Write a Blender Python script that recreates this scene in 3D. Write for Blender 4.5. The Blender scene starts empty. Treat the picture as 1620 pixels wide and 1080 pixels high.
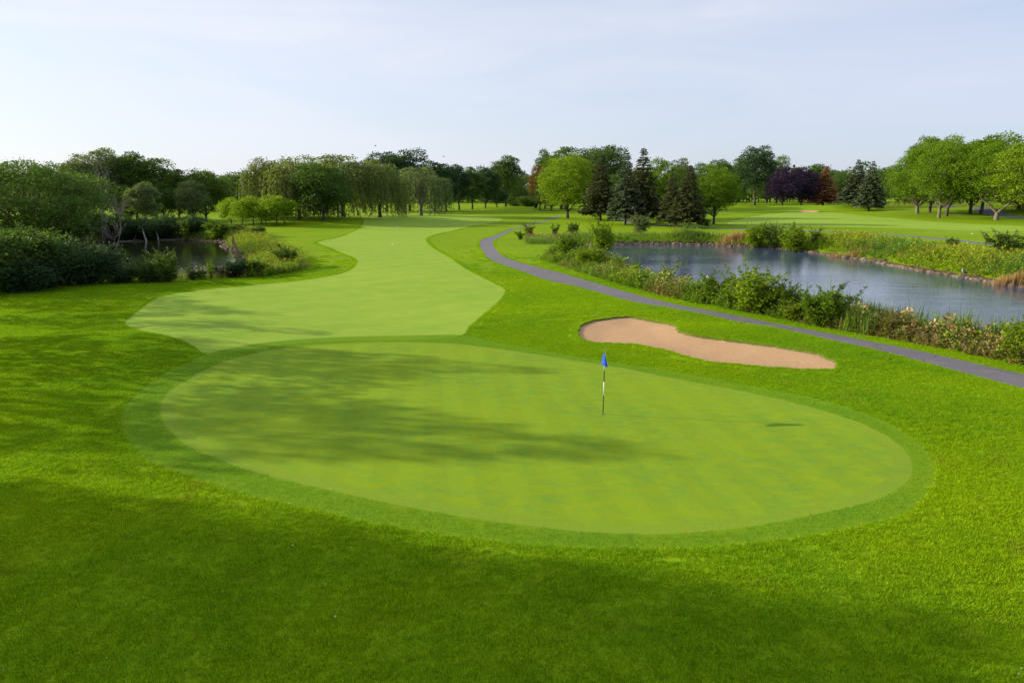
import bpy, math, random
import numpy as np
from mathutils import Vector
from mathutils.geometry import delaunay_2d_cdt

# ------------------------------------------------------------------ camera, sky, sun, exposure
SC = bpy.context.scene
COL = SC.collection
CAM_H = 7.2
F = 1080.0                                   # focal length in photograph pixels (1620 wide, 24 mm)
PITCH = math.atan(240.0 / F)
cam_data = bpy.data.cameras.new('camera')
cam_data.lens = 24.0
cam_data.sensor_width = 36.0
cam_data.clip_start = 0.1
cam_data.clip_end = 9000.0
cam = bpy.data.objects.new('camera', cam_data)
COL.objects.link(cam)
cam.location = (0, 0, CAM_H)
cam.rotation_euler = (math.pi / 2 - PITCH, 0, 0)
SC.camera = cam

SUN_EL = math.radians(18.5)
SUN_AZ = math.radians(280.5)                 # clockwise from +Y
SUN_DIR = Vector((math.sin(SUN_AZ) * math.cos(SUN_EL), math.cos(SUN_AZ) * math.cos(SUN_EL), math.sin(SUN_EL)))
world = bpy.data.worlds.new('World')
SC.world = world
world.use_nodes = True
wn, wl = world.node_tree.nodes, world.node_tree.links
bg = wn['Background']
sky = wn.new('ShaderNodeTexSky')
sky.sky_type = 'NISHITA'
sky.sun_disc = False
sky.sun_elevation = SUN_EL
sky.sun_rotation = SUN_AZ
sky.altitude = 200
sky.air_density = 1.0
sky.dust_density = 1.2
sky.ozone_density = 4.0
bg.inputs[1].default_value = 0.078
# thin high cloud veil, an even pale layer broken by soft noise
tc = wn.new('ShaderNodeTexCoord')
mp = wn.new('ShaderNodeMapping')
mp.inputs['Scale'].default_value = (1.0, 1.6, 5.5)
mp.inputs['Rotation'].default_value = (0.05, 0.03, 0.4)
nz = wn.new('ShaderNodeTexNoise')
nz.inputs['Scale'].default_value = 2.1
nz.inputs['Detail'].default_value = 7
nz.inputs['Roughness'].default_value = 0.55
nz.inputs['Distortion'].default_value = 0.6
rp = wn.new('ShaderNodeMapRange')
rp.inputs['From Min'].default_value = 0.30
rp.inputs['From Max'].default_value = 0.75
rp.inputs['To Min'].default_value = 0.72
rp.inputs['To Max'].default_value = 0.98
# the veil scatters more light towards the sun
dt = wn.new('ShaderNodeVectorMath')
dt.operation = 'DOT_PRODUCT'
dt.inputs[1].default_value = SUN_DIR
nrm_ = wn.new('ShaderNodeVectorMath')
nrm_.operation = 'NORMALIZE'
wl.new(tc.outputs['Generated'], nrm_.inputs[0])
wl.new(nrm_.outputs[0], dt.inputs[0])
aur = wn.new('ShaderNodeMapRange')
aur.interpolation_type = 'SMOOTHSTEP'
aur.inputs['From Min'].default_value = -0.75
aur.inputs['From Max'].default_value = 1.0
wl.new(dt.outputs['Value'], aur.inputs['Value'])
veil = wn.new('ShaderNodeMix')
veil.data_type = 'RGBA'
veil.inputs['A'].default_value = (2.40, 2.62, 3.25, 1)
veil.inputs['B'].default_value = (3.45, 3.50, 3.75, 1)
wl.new(aur.outputs[0], veil.inputs['Factor'])
mixc = wn.new('ShaderNodeMix')
mixc.data_type = 'RGBA'
cloud = wn.new('ShaderNodeMapRange')
cloud.inputs['From Min'].default_value = 0.30
cloud.inputs['From Max'].default_value = 0.72
cloud.inputs['To Min'].default_value = 0.94
cloud.inputs['To Max'].default_value = 1.07
wl.new(nz.outputs['Fac'], cloud.inputs['Value'])
vs = wn.new('ShaderNodeVectorMath')
vs.operation = 'SCALE'
wl.new(veil.outputs['Result'], vs.inputs[0])
wl.new(cloud.outputs[0], vs.inputs['Scale'])
wl.new(vs.outputs[0], mixc.inputs['B'])
wl.new(tc.outputs['Generated'], mp.inputs['Vector'])
wl.new(mp.outputs[0], nz.inputs['Vector'])
wl.new(nz.outputs['Fac'], rp.inputs['Value'])
wl.new(rp.outputs[0], mixc.inputs['Factor'])
wl.new(sky.outputs[0], mixc.inputs['A'])
wl.new(mixc.outputs['Result'], bg.inputs[0])

sun_data = bpy.data.lights.new('sun', 'SUN')
sun_data.energy = 2.4
sun_data.angle = math.radians(0.6)
sun_data.color = (1.0, 0.87, 0.64)
sun = bpy.data.objects.new('sun', sun_data)
COL.objects.link(sun)
sun.rotation_euler = SUN_DIR.to_track_quat('Z', 'Y').to_euler()
sun.location = (-60, 10, 40)

SC.view_settings.view_transform = 'Standard'
SC.view_settings.look = 'None'
SC.view_settings.exposure = 1.7
SC.view_settings.gamma = 1.0
SC.view_settings.use_curve_mapping = False
SC.render.engine = 'CYCLES'
SC.cycles.use_denoising = True
SC.cycles.max_bounces = 6
SC.cycles.diffuse_bounces = 2
SC.cycles.glossy_bounces = 3
SC.cycles.transmission_bounces = 3
SC.cycles.transparent_max_bounces = 4
SC.cycles.volume_bounces = 0
SC.cycles.caustics_reflective = False
SC.cycles.caustics_refractive = False
SC.cycles.sample_clamp_indirect = 4.0

# ------------------------------------------------------------------ helpers
CT, ST = math.cos(PITCH), math.sin(PITCH)


def ray(px, py):
    a, b = (px - 810) / F, -(py - 540) / F
    return a, CT + ST * b, -ST + CT * b


def plane_pt(px, py, z=0.0):
    dx, dy, dz = ray(px, py)
    t = (z - CAM_H) / dz
    return dx * t, dy * t


def px_at(px, y):
    """world x of picture column px at depth y near the ground (far things)"""
    return (px - 810) / F * (y * CT + CAM_H * ST)


def depth_of(y, z=0.0):
    return y * CT + (CAM_H - z) * ST


def catmull(pts, n=8, closed=True):
    P = np.asarray(pts, float)
    m = len(P)
    out = []
    rng_ = range(m) if closed else range(m - 1)
    for i in rng_:
        if closed:
            p0, p1, p2, p3 = P[(i - 1) % m], P[i], P[(i + 1) % m], P[(i + 2) % m]
        else:
            p0, p1, p2, p3 = P[max(i - 1, 0)], P[i], P[i + 1], P[min(i + 2, m - 1)]
        for t in np.arange(n) / n:
            out.append(0.5 * ((2 * p1) + (p2 - p0) * t + (2 * p0 - 5 * p1 + 4 * p2 - p3) * t * t
                              + (3 * p1 - p0 - 3 * p2 + p3) * t ** 3))
    if not closed:
        out.append(P[-1])
    return np.array(out)


def resample(poly, step, closed=True):
    P = np.vstack([poly, poly[:1]]) if closed else np.asarray(poly)
    seg = np.hypot(*(P[1:] - P[:-1]).T)
    cum = np.concatenate([[0], np.cumsum(seg)])
    n = max(8, int(cum[-1] / step))
    t = np.linspace(0, cum[-1], n + (0 if closed else 1), endpoint=not closed)
    return np.stack([np.interp(t, cum, P[:, 0]), np.interp(t, cum, P[:, 1])], 1)


def inside(poly, x, y):
    px, py = poly[:, 0], poly[:, 1]
    qx, qy = np.roll(px, -1), np.roll(py, -1)
    r = np.zeros(x.shape, bool)
    bb = (x >= px.min()) & (x <= px.max()) & (y >= py.min()) & (y <= py.max())
    xs, ys = x[bb], y[bb]
    c = np.zeros(xs.shape, bool)
    for i in range(len(px)):
        if py[i] == qy[i]:
            continue
        k = (py[i] > ys) != (qy[i] > ys)
        c ^= k & (xs < (qx[i] - px[i]) * (ys - py[i]) / (qy[i] - py[i]) + px[i])
    r[bb] = c
    return r


def sdf(poly, x, y, reach=60.0):
    """signed distance, positive inside"""
    x, y = np.asarray(x, float), np.asarray(y, float)
    d = np.full(x.shape, 1e6)
    bb = ((x > poly[:, 0].min() - reach) & (x < poly[:, 0].max() + reach)
          & (y > poly[:, 1].min() - reach) & (y < poly[:, 1].max() + reach))
    xs, ys = x[bb], y[bb]
    dd = np.full(xs.shape, 1e12)
    Q = np.roll(poly, -1, 0)
    for (ax, ay), (bx, by) in zip(poly, Q):
        ex, ey = bx - ax, by - ay
        L = ex * ex + ey * ey + 1e-12
        t = np.clip(((xs - ax) * ex + (ys - ay) * ey) / L, 0, 1)
        dd = np.minimum(dd, (xs - ax - ex * t) ** 2 + (ys - ay - ey * t) ** 2)
    d[bb] = np.sqrt(dd)
    return np.where(inside(poly, x, y), d, -d)


def sstep(a, b, v):
    t = np.clip((v - a) / (b - a), 0, 1)
    return t * t * (3 - 2 * t)


def offset_poly(poly, d):
    """move outward by d (polygon counter-clockwise or not is found out)"""
    nxt, prv = np.roll(poly, -1, 0), np.roll(poly, 1, 0)
    t = nxt - prv
    t /= np.maximum(np.hypot(t[:, 0], t[:, 1]), 1e-9)[:, None]
    n = np.stack([t[:, 1], -t[:, 0]], 1)
    area = np.sum(poly[:, 0] * nxt[:, 1] - nxt[:, 0] * poly[:, 1])
    return poly + n * d * (1 if area > 0 else -1)


# ------------------------------------------------------------------ outlines of the course, read off the photograph
def to_world(pts, z=0.0):
    return np.array([plane_pt(x, y, z) for x, y in pts])


GREEN = resample(catmull(to_world([
    (254, 652), (258, 635), (270, 620), (295, 605), (330, 587), (370, 572), (420, 559), (470, 550), (520, 545), (600, 541), (660, 541),
    (721, 543), (773, 549), (825, 556), (877, 564), (929, 572), (990, 582), (1048, 594), (1159, 616), (1233, 634), (1307, 655),
    (1363, 673), (1411, 696), (1437, 720), (1443, 743), (1433, 764), (1396, 788), (1350, 803), (1307, 813), (1250, 825), (1204, 833),
    (1130, 841), (1060, 845), (993, 845), (910, 840), (830, 831), (740, 819), (640, 801), (540, 780), (450, 760), (385, 742),
    (345, 727), (302, 709), (277, 690), (260, 671)]), 6), 0.3)
FRINGE = resample(catmull(to_world([
    (192, 660), (202, 640), (225, 619), (257, 597), (295, 581), (330, 566), (400, 549), (480, 538), (560, 532), (640, 530), (728, 529),
    (773, 538), (851, 552), (903, 561), (955, 570), (1020, 579), (1085, 590), (1159, 605), (1233, 621), (1307, 640), (1381, 664),
    (1437, 690), (1474, 722), (1480, 755), (1462, 790), (1421, 822), (1341, 842), (1260, 855), (1196, 862), (1100, 868), (981, 869),
    (907, 867), (796, 858), (648, 839), (567, 824), (500, 809), (400, 787), (320, 763), (262, 741), (230, 727), (207, 705), (194, 682)]), 6), 0.3)
FAIRWAY = resample(catmull(to_world([
    (197, 517), (205, 507), (240, 478), (262, 469), (320, 458), (400, 449), (470, 442), (530, 434), (556, 425), (564, 415), (560, 408),
    (545, 402), (520, 392), (502, 385), (510, 381), (540, 374), (566, 363), (575, 355), (570, 348), (556, 343), (580, 339), (640, 338),
    (720, 339), (785, 343), (790, 349), (738, 360), (693, 370), (675, 379), (684, 391), (711, 407), (738, 427), (773, 446), (798, 459),
    (795, 471), (773, 493), (744, 516), (729, 530), (660, 536), (560, 538), (470, 545), (380, 560), (330, 567), (300, 553), (270, 543),
    (232, 535), (207, 526)]), 6), 0.5)
BUNKER = resample(catmull(to_world([
    (914, 532), (917, 524), (931, 518), (953, 515), (993, 512), (1014, 515), (1051, 521), (1070, 528), (1073, 535), (1095, 542),
    (1122, 546), (1169, 552), (1215, 559), (1255, 566), (1292, 573), (1318, 582), (1324, 587), (1317, 593), (1286, 594), (1230, 590),
    (1169, 584), (1122, 579), (1097, 573), (1060, 562), (1020, 553), (993, 550), (953, 548), (928, 544), (917, 538)], -0.12), 6), 0.22)
rr = random.Random(7)
BUNKER = BUNKER + np.array([[rr.gauss(0, 0.035), rr.gauss(0, 0.035)] for _ in BUNKER])
PATH_L = catmull(to_world([(884, 340), (856, 348), (838, 353), (811, 362), (782, 372), (762, 379), (758, 386), (761, 395), (768, 405), (780, 414),
                           (812, 426), (864, 444), (916, 455), (968, 469), (1019, 482), (1071, 492), (1138, 505), (1228, 523), (1325, 547),
                           (1421, 568), (1517, 590), (1620, 617), (1760, 655), (1960, 715)]), 6, False)
PATH_R = catmull(to_world([(886, 342), (849, 352), (827, 359), (800, 370), (783, 379), (780, 385), (784, 394), (799, 408), (838, 421), (890, 434),
                           (941, 448), (993, 462), (1045, 475), (1097, 487), (1180, 502), (1290, 525), (1400, 548), (1539, 576),
                           (1620, 593), (1760, 625), (1960, 676)]), 6, False)
PATH = np.vstack([resample(PATH_L, 0.5, False), resample(PATH_R, 0.5, False)[::-1]])
PATH = PATH + np.random.default_rng(3).normal(0, 0.018, PATH.shape)


def ribbon(cl, w):
    c = resample(catmull(cl, 6, False), 1.0, False)
    t = np.gradient(c, axis=0)
    t /= np.hypot(t[:, 0], t[:, 1])[:, None]
    n = np.stack([-t[:, 1], t[:, 0]], 1)
    return np.vstack([c + n * w / 2, (c - n * w / 2)[::-1]])


FAR_PATH = ribbon(to_world([(970, 343), (984, 347), (1000, 351), (1029, 353.5), (1078, 356.6), (1140, 360), (1220, 363), (1297, 366), (1377, 369.5),
                            (1436, 373.5), (1496, 378.5), (1555, 384.5), (1620, 392), (1720, 404), (1900, 425)]), 2.3)
BACK_ROAD = ribbon(to_world([(1470, 334.5), (1530, 338.5), (1590, 343.5), (1650, 348), (1760, 357)]), 6.0)
WATER_Z = -0.95
far_shore = [(905, 392), (936, 389), (1019, 387), (1123, 388), (1158, 390), (1228, 393), (1280, 399), (1325, 406), (1366, 411), (1421, 422),
             (1485, 433), (1549, 443), (1581, 449), (1625, 456), (1760, 474), (1980, 500)]
near_px = [(800, 396), (850, 412), (890, 425), (941, 440), (993, 455), (1045, 468), (1097, 480), (1180, 495), (1290, 518), (1400, 541), (1539, 569), (1620, 586), (1760, 618), (1960, 668)]
near_w = to_world(near_px)
tn = np.gradient(near_w, axis=0)
tn /= np.hypot(tn[:, 0], tn[:, 1])[:, None]
nn = np.stack([-tn[:, 1], tn[:, 0]], 1)
nn *= np.where(nn[:, 1:2] > 0, 1, -1)
near_off = near_w + nn * np.array([9, 8, 6.5, 5.2, 4.6, 4.3, 4.2, 4.2, 4.2, 4.2, 4.2, 4.2, 4.2, 4.2])[:, None]
fs_w = to_world(far_shore, WATER_Z)
LAKE = resample(catmull(np.vstack([fs_w, near_off[2:][::-1]]), 6), 0.8)
LAKE = LAKE + np.random.default_rng(5).normal(0, 0.10, LAKE.shape)
POND_Z = -0.75
POND = resample(catmull(to_world([(150, 383), (200, 379), (248, 379), (295, 380.5), (322, 382), (343, 383), (359, 386), (348, 391), (362, 395), (376, 405),
                                  (381, 413), (372, 426), (340, 437), (285, 445), (220, 448), (150, 444), (95, 428), (85, 405), (110, 390)], POND_Z), 6), 0.8)
FAR_BUNKER = np.array([(px_at(1271, 226) + 3.4 * math.cos(a) + 0.4 * math.sin(3 * a), 222 + 4.2 * math.sin(a)) for a in np.linspace(0, 2 * math.pi, 40, endpoint=False)])
TEE = np.array([(px_at(1560, 118) + 13 * math.cos(a) * (1 + .1 * math.cos(2 * a)), 118 + 5.0 * math.sin(a)) for a in np.linspace(0, 2 * math.pi, 48, endpoint=False)])
# the neighbouring fairway across the lake
FAIRWAY_B = resample(catmull(to_world([(1150, 352), (1200, 341), (1260, 336), (1340, 340), (1420, 347), (1520, 354), (1640, 360), (1640, 371), (1540, 366), (1440, 362), (1330, 359), (1230, 357)]), 6), 2.0)
CUP = np.array(plane_pt(954, 653.5))
HOLE = CUP + 0.058 * np.array([(math.cos(a), math.sin(a)) for a in np.linspace(0, 2 * math.pi, 20, endpoint=False)])

MOUNDS = [  # x, y, height, radius x, radius y
    (*plane_pt(500, 352), 0.9, 16, 18), (*plane_pt(600, 346), 0.5, 22, 20), (px_at(1290, 250), 250, 1.7, 26, 14),
    (px_at(1330, 235), 235, 0.9, 20, 10), (*plane_pt(1130, 530), 0.28, 5, 2.4), (*plane_pt(1000, 500), 0.22, 5, 3),
    (*plane_pt(1300, 560), 0.25, 5, 3), (*plane_pt(1420, 640), 0.2, 4, 3), (*plane_pt(860, 500), 0.18, 7, 4), (-12, 13, 0.18, 5, 3), (9, 12.5, 0.15, 4, 2.5),
    (-18, 30, 0.25, 6, 6), (px_at(1640, 205), 205, 2.5, 40, 12), (px_at(1480, 228), 228, 1.8, 30, 10)]


def h_base(x, y):
    x, y = np.asarray(x, float), np.asarray(y, float)
    z = 0.10 * np.sin(x / 9.0 + 1.0) * np.cos(y / 11.0 + 0.4) + 0.06 * np.sin(x / 4.3 + y / 6.1)
    z = z * (0.25 + 0.75 * sstep(12, 24, np.hypot((x - 1.5), (y - 22) * 1.2)))
    z = z + 0.25 * np.sin(x / 31.0 + 0.5) * np.sin(y / 37.0) * sstep(40, 90, y)
    for mx, my, mh, ax, ay in MOUNDS:
        z = z + mh * np.exp(-(((x - mx) / ax) ** 2 + ((y - my) / ay) ** 2))
    return z


def bank(d, zw, width):
    """ground height near a shore, as an (amount, level) pair; d positive inside the water"""
    k = sstep(-width, 0.0, d)
    lvl = zw - 0.02 - np.clip(d, 0, 6) * 0.25
    return k, lvl


def h(x, y):
    x, y = np.asarray(x, float), np.asarray(y, float)
    z = h_base(x, y)
    for poly, zw, w in ((LAKE, WATER_Z, 3.4), (POND, POND_Z, 3.0)):
        d = sdf(poly, x, y, 8)
        k, lvl = bank(d, zw, w)
        z = np.where(d > -w, z * (1 - k) + (lvl) * k, z)
    d = sdf(BUNKER, x, y, 4)
    z = z + 0.06 * np.exp(-np.clip(-d, 0, 9) / 0.45) * (d < 0) * (d > -4)
    z = np.where(d >= 0, z + 0.06 - 0.09 * np.clip(d / 0.07, 0, 1) - 0.10 * sstep(0.05, 1.4, d), z)
    d = sdf(FAR_BUNKER, x, y, 6)
    z = np.where(d > 0, z - 0.5 * sstep(0, 2, d), z)
    return z


def hz(x, y):
    return float(h(np.array([x]), np.array([y]))[0])


def ground(px, py):
    """point of the terrain seen at a picture position"""
    z = 0.0
    for _ in range(12):
        x, y = plane_pt(px, py, z)
        z = 0.5 * z + 0.5 * float(h_base(np.array([x]), np.array([y]))[0])
    return x, y, hz(x, y)


# ------------------------------------------------------------------ mesh building
def make_mesh(name, verts, faces, smooth=False, col=None):
    verts = np.asarray(verts, np.float32)
    faces = np.asarray(faces, np.int32)
    me = bpy.data.meshes.new(name)
    nv, (nf, k) = len(verts), faces.shape
    me.vertices.add(nv)
    me.vertices.foreach_set('co', verts.ravel())
    me.loops.add(nf * k)
    me.loops.foreach_set('vertex_index', faces.ravel())
    me.polygons.add(nf)
    me.polygons.foreach_set('loop_start', np.arange(0, nf * k, k, dtype=np.int32))
    if smooth:
        me.polygons.foreach_set('use_smooth', np.ones(nf, bool))
    if col is not None:
        a = me.color_attributes.new('tint', 'FLOAT_COLOR', 'POINT')
        c = np.ones((nv, 4), np.float32)
        c[:, :3] = col
        a.data.foreach_set('color', c.ravel())
    me.update(calc_edges=True)
    return me


def obj(name, me, mat=None, parent=None, loc=None):
    o = bpy.data.objects.new(name, me)
    COL.objects.link(o)
    if mat is not None and me is not None and not me.materials:
        me.materials.append(mat)
    if parent is not None:
        o.parent = parent
    if loc is not None:
        o.location = loc
    return o


def tag(o, label=None, cat=None, group=None, kind=None):
    if label:
        o['label'] = label
    if cat:
        o['category'] = cat
    if group:
        o['group'] = group
    if kind:
        o['kind'] = kind
    return o


class Geo:
    """collects quads and triangles (triangles stored as quads are avoided by keeping two lists)"""
    def __init__(self):
        self.v, self.q, self.n = [], [], 0

    def add(self, verts, quads):
        self.v.append(np.asarray(verts, np.float32))
        self.q.append(np.asarray(quads, np.int32) + self.n)
        self.n += len(verts)

    def tube(self, pts, rad, sides=6, cap=True):
        P = np.asarray(pts, float)
        R = np.asarray(rad, float)
        T = np.gradient(P, axis=0)
        T /= np.maximum(np.linalg.norm(T, axis=1), 1e-9)[:, None]
        ref = np.array([0.31, 0.95, 0.05]) if abs(T[:, 2]).mean() > 0.6 else np.array([0, 0, 1.0])
        U = np.cross(T, ref)
        U /= np.maximum(np.linalg.norm(U, axis=1), 1e-9)[:, None]
        W = np.cross(T, U)
        a = np.linspace(0, 2 * math.pi, sides, endpoint=False)
        ring = (P[:, None, :] + R[:, None, None] * (np.cos(a)[None, :, None] * U[:, None, :] + np.sin(a)[None, :, None] * W[:, None, :]))
        n = len(P)
        V = ring.reshape(-1, 3)
        i = np.arange(n - 1)[:, None] * sides
        j = np.arange(sides)[None, :]
        j2 = (j + 1) % sides
        Q = np.stack([i + j, i + j2, i + sides + j2, i + sides + j], -1).reshape(-1, 4)
        if cap:
            V = np.vstack([V, P[-1:]])
            c = len(V) - 1
            jj = np.arange(0, sides, 2)
            Q = np.vstack([Q, np.stack([(n - 1) * sides + jj, (n - 1) * sides + (jj + 1) % sides, (n - 1) * sides + (jj + 2) % sides, np.full(len(jj), c)], -1)])
        self.add(V, Q)

    def mesh(self, name, smooth=True, col=None):
        return make_mesh(name, np.vstack(self.v), np.vstack(self.q), smooth, col)


def leaf_quads(c, ax, side, L, Wd, cup=0.0):
    """diamond leaves: c base points, ax direction, side direction"""
    tip = c + ax * L[:, None]
    mid = c + ax * (L * 0.45)[:, None]
    nrm = np.cross(ax, side)
    a = mid + side * (Wd / 2)[:, None] + nrm * (Wd * cup)[:, None]
    b = mid - side * (Wd / 2)[:, None] + nrm * (Wd * cup)[:, None]
    V = np.stack([c, a, tip, b], 1).reshape(-1, 3)
    Q = np.arange(len(V)).reshape(-1, 4)
    return V, Q


def unit(v):
    return v / np.maximum(np.linalg.norm(v, axis=-1), 1e-9)[..., None]


# ------------------------------------------------------------------ materials
def new_mat(name):
    m = bpy.data.materials.new(name)
    m.use_nodes = True
    nt = m.node_tree
    return m, nt.nodes, nt.links, nt.nodes['Principled BSDF']


def noise(N, L, vec, scale, detail=4, rough=0.55):
    n = N.new('ShaderNodeTexNoise')
    n.inputs['Scale'].default_value = scale
    n.inputs['Detail'].default_value = detail
    n.inputs['Roughness'].default_value = rough
    if vec is not None:
        L.new(vec, n.inputs['Vector'])
    return n.outputs['Fac']


def maprange(N, L, val, a, b, c, d, smooth=False):
    n = N.new('ShaderNodeMapRange')
    if smooth:
        n.interpolation_type = 'SMOOTHSTEP'
    for k, v in zip(('From Min', 'From Max', 'To Min', 'To Max'), (a, b, c, d)):
        n.inputs[k].default_value = v
    L.new(val, n.inputs['Value'])
    return n.outputs[0]


def mixrgb(N, L, fac, a, b, mode='MIX'):
    n = N.new('ShaderNodeMix')
    n.data_type = 'RGBA'
    n.blend_type = mode
    for k, v in (('Factor', fac), ('A', a), ('B', b)):
        if isinstance(v, (int, float)):
            n.inputs[k].default_value = v
        elif isinstance(v, tuple):
            n.inputs[k].default_value = (*v, 1) if len(v) == 3 else v
        else:
            L.new(v, n.inputs[k])
    return n.outputs['Result']


def world_pos(N, L, scale=None, rot=0.0):
    g = N.new('ShaderNodeNewGeometry')
    out = g.outputs['Position']
    if scale is not None:
        m = N.new('ShaderNodeMapping')
        m.inputs['Scale'].default_value = scale
        m.inputs['Rotation'].default_value = (0, 0, rot)
        L.new(out, m.inputs['Vector'])
        out = m.outputs[0]
    return out


def bump(N, L, height, strength, dist, bsdf, prev=None):
    b = N.new('ShaderNodeBump')
    b.inputs['Strength'].default_value = strength
    b.inputs['Distance'].default_value = dist
    L.new(height, b.inputs['Height'])
    if prev is not None:
        L.new(prev, b.inputs['Normal'])
    if bsdf is not None:
        L.new(b.outputs[0], bsdf.inputs['Normal'])
    return b.outputs[0]


def turf(name, c1, c2, c3, patch=0.35, fine=30.0, bump_d=0.02, stripes=None, sheen=0.0, dry=None, patch_amt=0.5):
    m, N, L, B = new_mat(name)
    p = world_pos(N, L)
    big = maprange(N, L, noise(N, L, p, patch * 0.35, 4), 0.35, 0.68, 0, 1)
    mid = maprange(N, L, noise(N, L, world_pos(N, L, (1, 1.5, 1), 0.5), patch * 2.2, 5, 0.65), 0.35, 0.68, 0, patch_amt)
    fin = maprange(N, L, noise(N, L, p, fine, 3, 0.7), 0.25, 0.75, 0, 1)
    col = mixrgb(N, L, big, c1, c2)
    col = mixrgb(N, L, mid, col, c3)
    if dry is not None:
        dm = maprange(N, L, noise(N, L, p, 0.55, 6, 0.7), 0.60, 0.78, 0, 0.7)
        col = mixrgb(N, L, dm, col, dry)
    if stripes is not None:
        wdt, rot, amt = stripes
        q = world_pos(N, L, (1, 1, 1), rot)
        s = N.new('ShaderNodeTexWave')
        s.wave_type = 'BANDS'
        s.bands_direction = 'X'
        s.inputs['Scale'].default_value = 0.314 / wdt
        s.inputs['Distortion'].default_value = 0.8
        s.inputs['Detail Scale'].default_value = 0.6
        L.new(q, s.inputs['Vector'])
        sm = maprange(N, L, s.outputs['Fac'], 0.35, 0.65, 1 - amt, 1 + amt, True)
        vm = N.new('ShaderNodeVectorMath')
        vm.operation = 'SCALE'
        L.new(col, vm.inputs[0])
        L.new(sm, vm.inputs['Scale'])
        col = vm.outputs[0]
    fm = maprange(N, L, fin, 0, 1, 0.80, 1.2)
    vm = N.new('ShaderNodeVectorMath')
    vm.operation = 'SCALE'
    L.new(col, vm.inputs[0])
    L.new(fm, vm.inputs['Scale'])
    L.new(vm.outputs[0], B.inputs['Base Color'])
    B.inputs['Roughness'].default_value = 0.9
    B.inputs['Specular IOR Level'].default_value = 0.04
    if sheen:
        B.inputs['Sheen Weight'].default_value = sheen
        B.inputs['Sheen Roughness'].default_value = 0.5
        B.inputs['Sheen Tint'].default_value = (*c1, 1)
    b1 = bump(N, L, noise(N, L, p, fine * 0.8, 3, 0.7), 0.5, bump_d, None)
    bump(N, L, noise(N, L, p, fine * 0.12, 3, 0.6), 0.5, bump_d * 3, B, b1)
    return m


M = {}
M['rough'] = turf('rough_turf', (0.168, 0.272, 0.004), (0.120, 0.235, 0.004), (0.205, 0.285, 0.004), 0.3, 22, 0.05, None, 0.0, (0.20, 0.20, 0.03))
M['fairway'] = turf('fairway_turf', (0.212, 0.340, 0.036), (0.168, 0.310, 0.028), (0.262, 0.350, 0.044), 0.22, 40, 0.006, (3.4, 0.9, 0.018), patch_amt=0.85)
M['green'] = turf('putting_turf', (0.170, 0.280, 0.017), (0.120, 0.240, 0.026), (0.212, 0.292, 0.010), 0.75, 60, 0.002, (1.3, -0.12, 0.022), patch_amt=0.85)
M['collar'] = turf('collar_turf', (0.170, 0.270, 0.022), (0.145, 0.250, 0.022), (0.190, 0.27, 0.016), 0.8, 55, 0.004, patch_amt=0.7)
M['fringe'] = turf('fringe_turf', (0.125, 0.232, 0.008), (0.095, 0.210, 0.012), (0.155, 0.240, 0.006), 0.6, 35, 0.012, patch_amt=0.7)


def sand_mat(name, c1, c2):
    m, N, L, B = new_mat(name)
    p = world_pos(N, L)
    f = maprange(N, L, noise(N, L, p, 0.9, 6, 0.65), 0.3, 0.7, 0, 1)
    g = maprange(N, L, noise(N, L, p, 45, 3, 0.8), 0.25, 0.75, 0, 0.3)
    c = mixrgb(N, L, f, c1, c2)
    c = mixrgb(N, L, g, c, tuple(v * 0.72 for v in c1))
    L.new(c, B.inputs['Base Color'])
    B.inputs['Roughness'].default_value = 0.95
    B.inputs['Specular IOR Level'].default_value = 0.1
    b1 = bump(N, L, noise(N, L, world_pos(N, L, (1, 3.5, 1), 0.3), 4.5, 4, 0.6), 0.7, 0.05, None)
    bump(N, L, noise(N, L, p, 40, 2, 0.7), 0.4, 0.006, B, b1)
    return m


M['sand'] = sand_mat('bunker_sand', (0.42, 0.265, 0.145), (0.465, 0.30, 0.17))
M['soil'] = sand_mat('lip_soil', (0.085, 0.120, 0.020), (0.14, 0.13, 0.045))
M['mud'] = sand_mat('shore_mud', (0.085, 0.062, 0.036), (0.125, 0.095, 0.06))


def path_mat():
    m, N, L, B = new_mat('worn_asphalt')
    p = world_pos(N, L)
    f = maprange(N, L, noise(N, L, p, 0.5, 6, 0.7), 0.3, 0.7, 0, 1)
    c = mixrgb(N, L, f, (0.108, 0.103, 0.124), (0.142, 0.135, 0.155))
    g = maprange(N, L, noise(N, L, p, 60, 2, 0.8), 0.3, 0.7, 0, 0.35)
    c = mixrgb(N, L, g, c, (0.07, 0.066, 0.075))
    s = maprange(N, L, noise(N, L, p, 1.1, 7, 0.75), 0.55, 0.72, 0, 0.6)
    c = mixrgb(N, L, s, c, (0.22, 0.20, 0.20))
    vo = N.new('ShaderNodeTexVoronoi')
    vo.feature = 'DISTANCE_TO_EDGE'
    vo.inputs['Scale'].default_value = 0.33
    wv_ = N.new('ShaderNodeVectorMath')
    wv_.operation = 'ADD'
    nn_ = N.new('ShaderNodeTexNoise')
    nn_.inputs['Scale'].default_value = 1.3
    nn_.inputs['Detail'].default_value = 5
    L.new(p, nn_.inputs['Vector'])
    L.new(p, wv_.inputs[0])
    L.new(nn_.outputs['Color'], wv_.inputs[1])
    L.new(wv_.outputs[0], vo.inputs['Vector'])
    ck = maprange(N, L, vo.outputs['Distance'], 0.0, 0.012, 0.75, 0.0)
    c = mixrgb(N, L, ck, c, (0.035, 0.033, 0.034))
    L.new(c, B.inputs['Base Color'])
    B.inputs['Roughness'].default_value = 0.85
    bump(N, L, noise(N, L, p, 70, 2, 0.8), 0.4, 0.008, B)
    return m


M['asphalt'] = path_mat()


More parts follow.
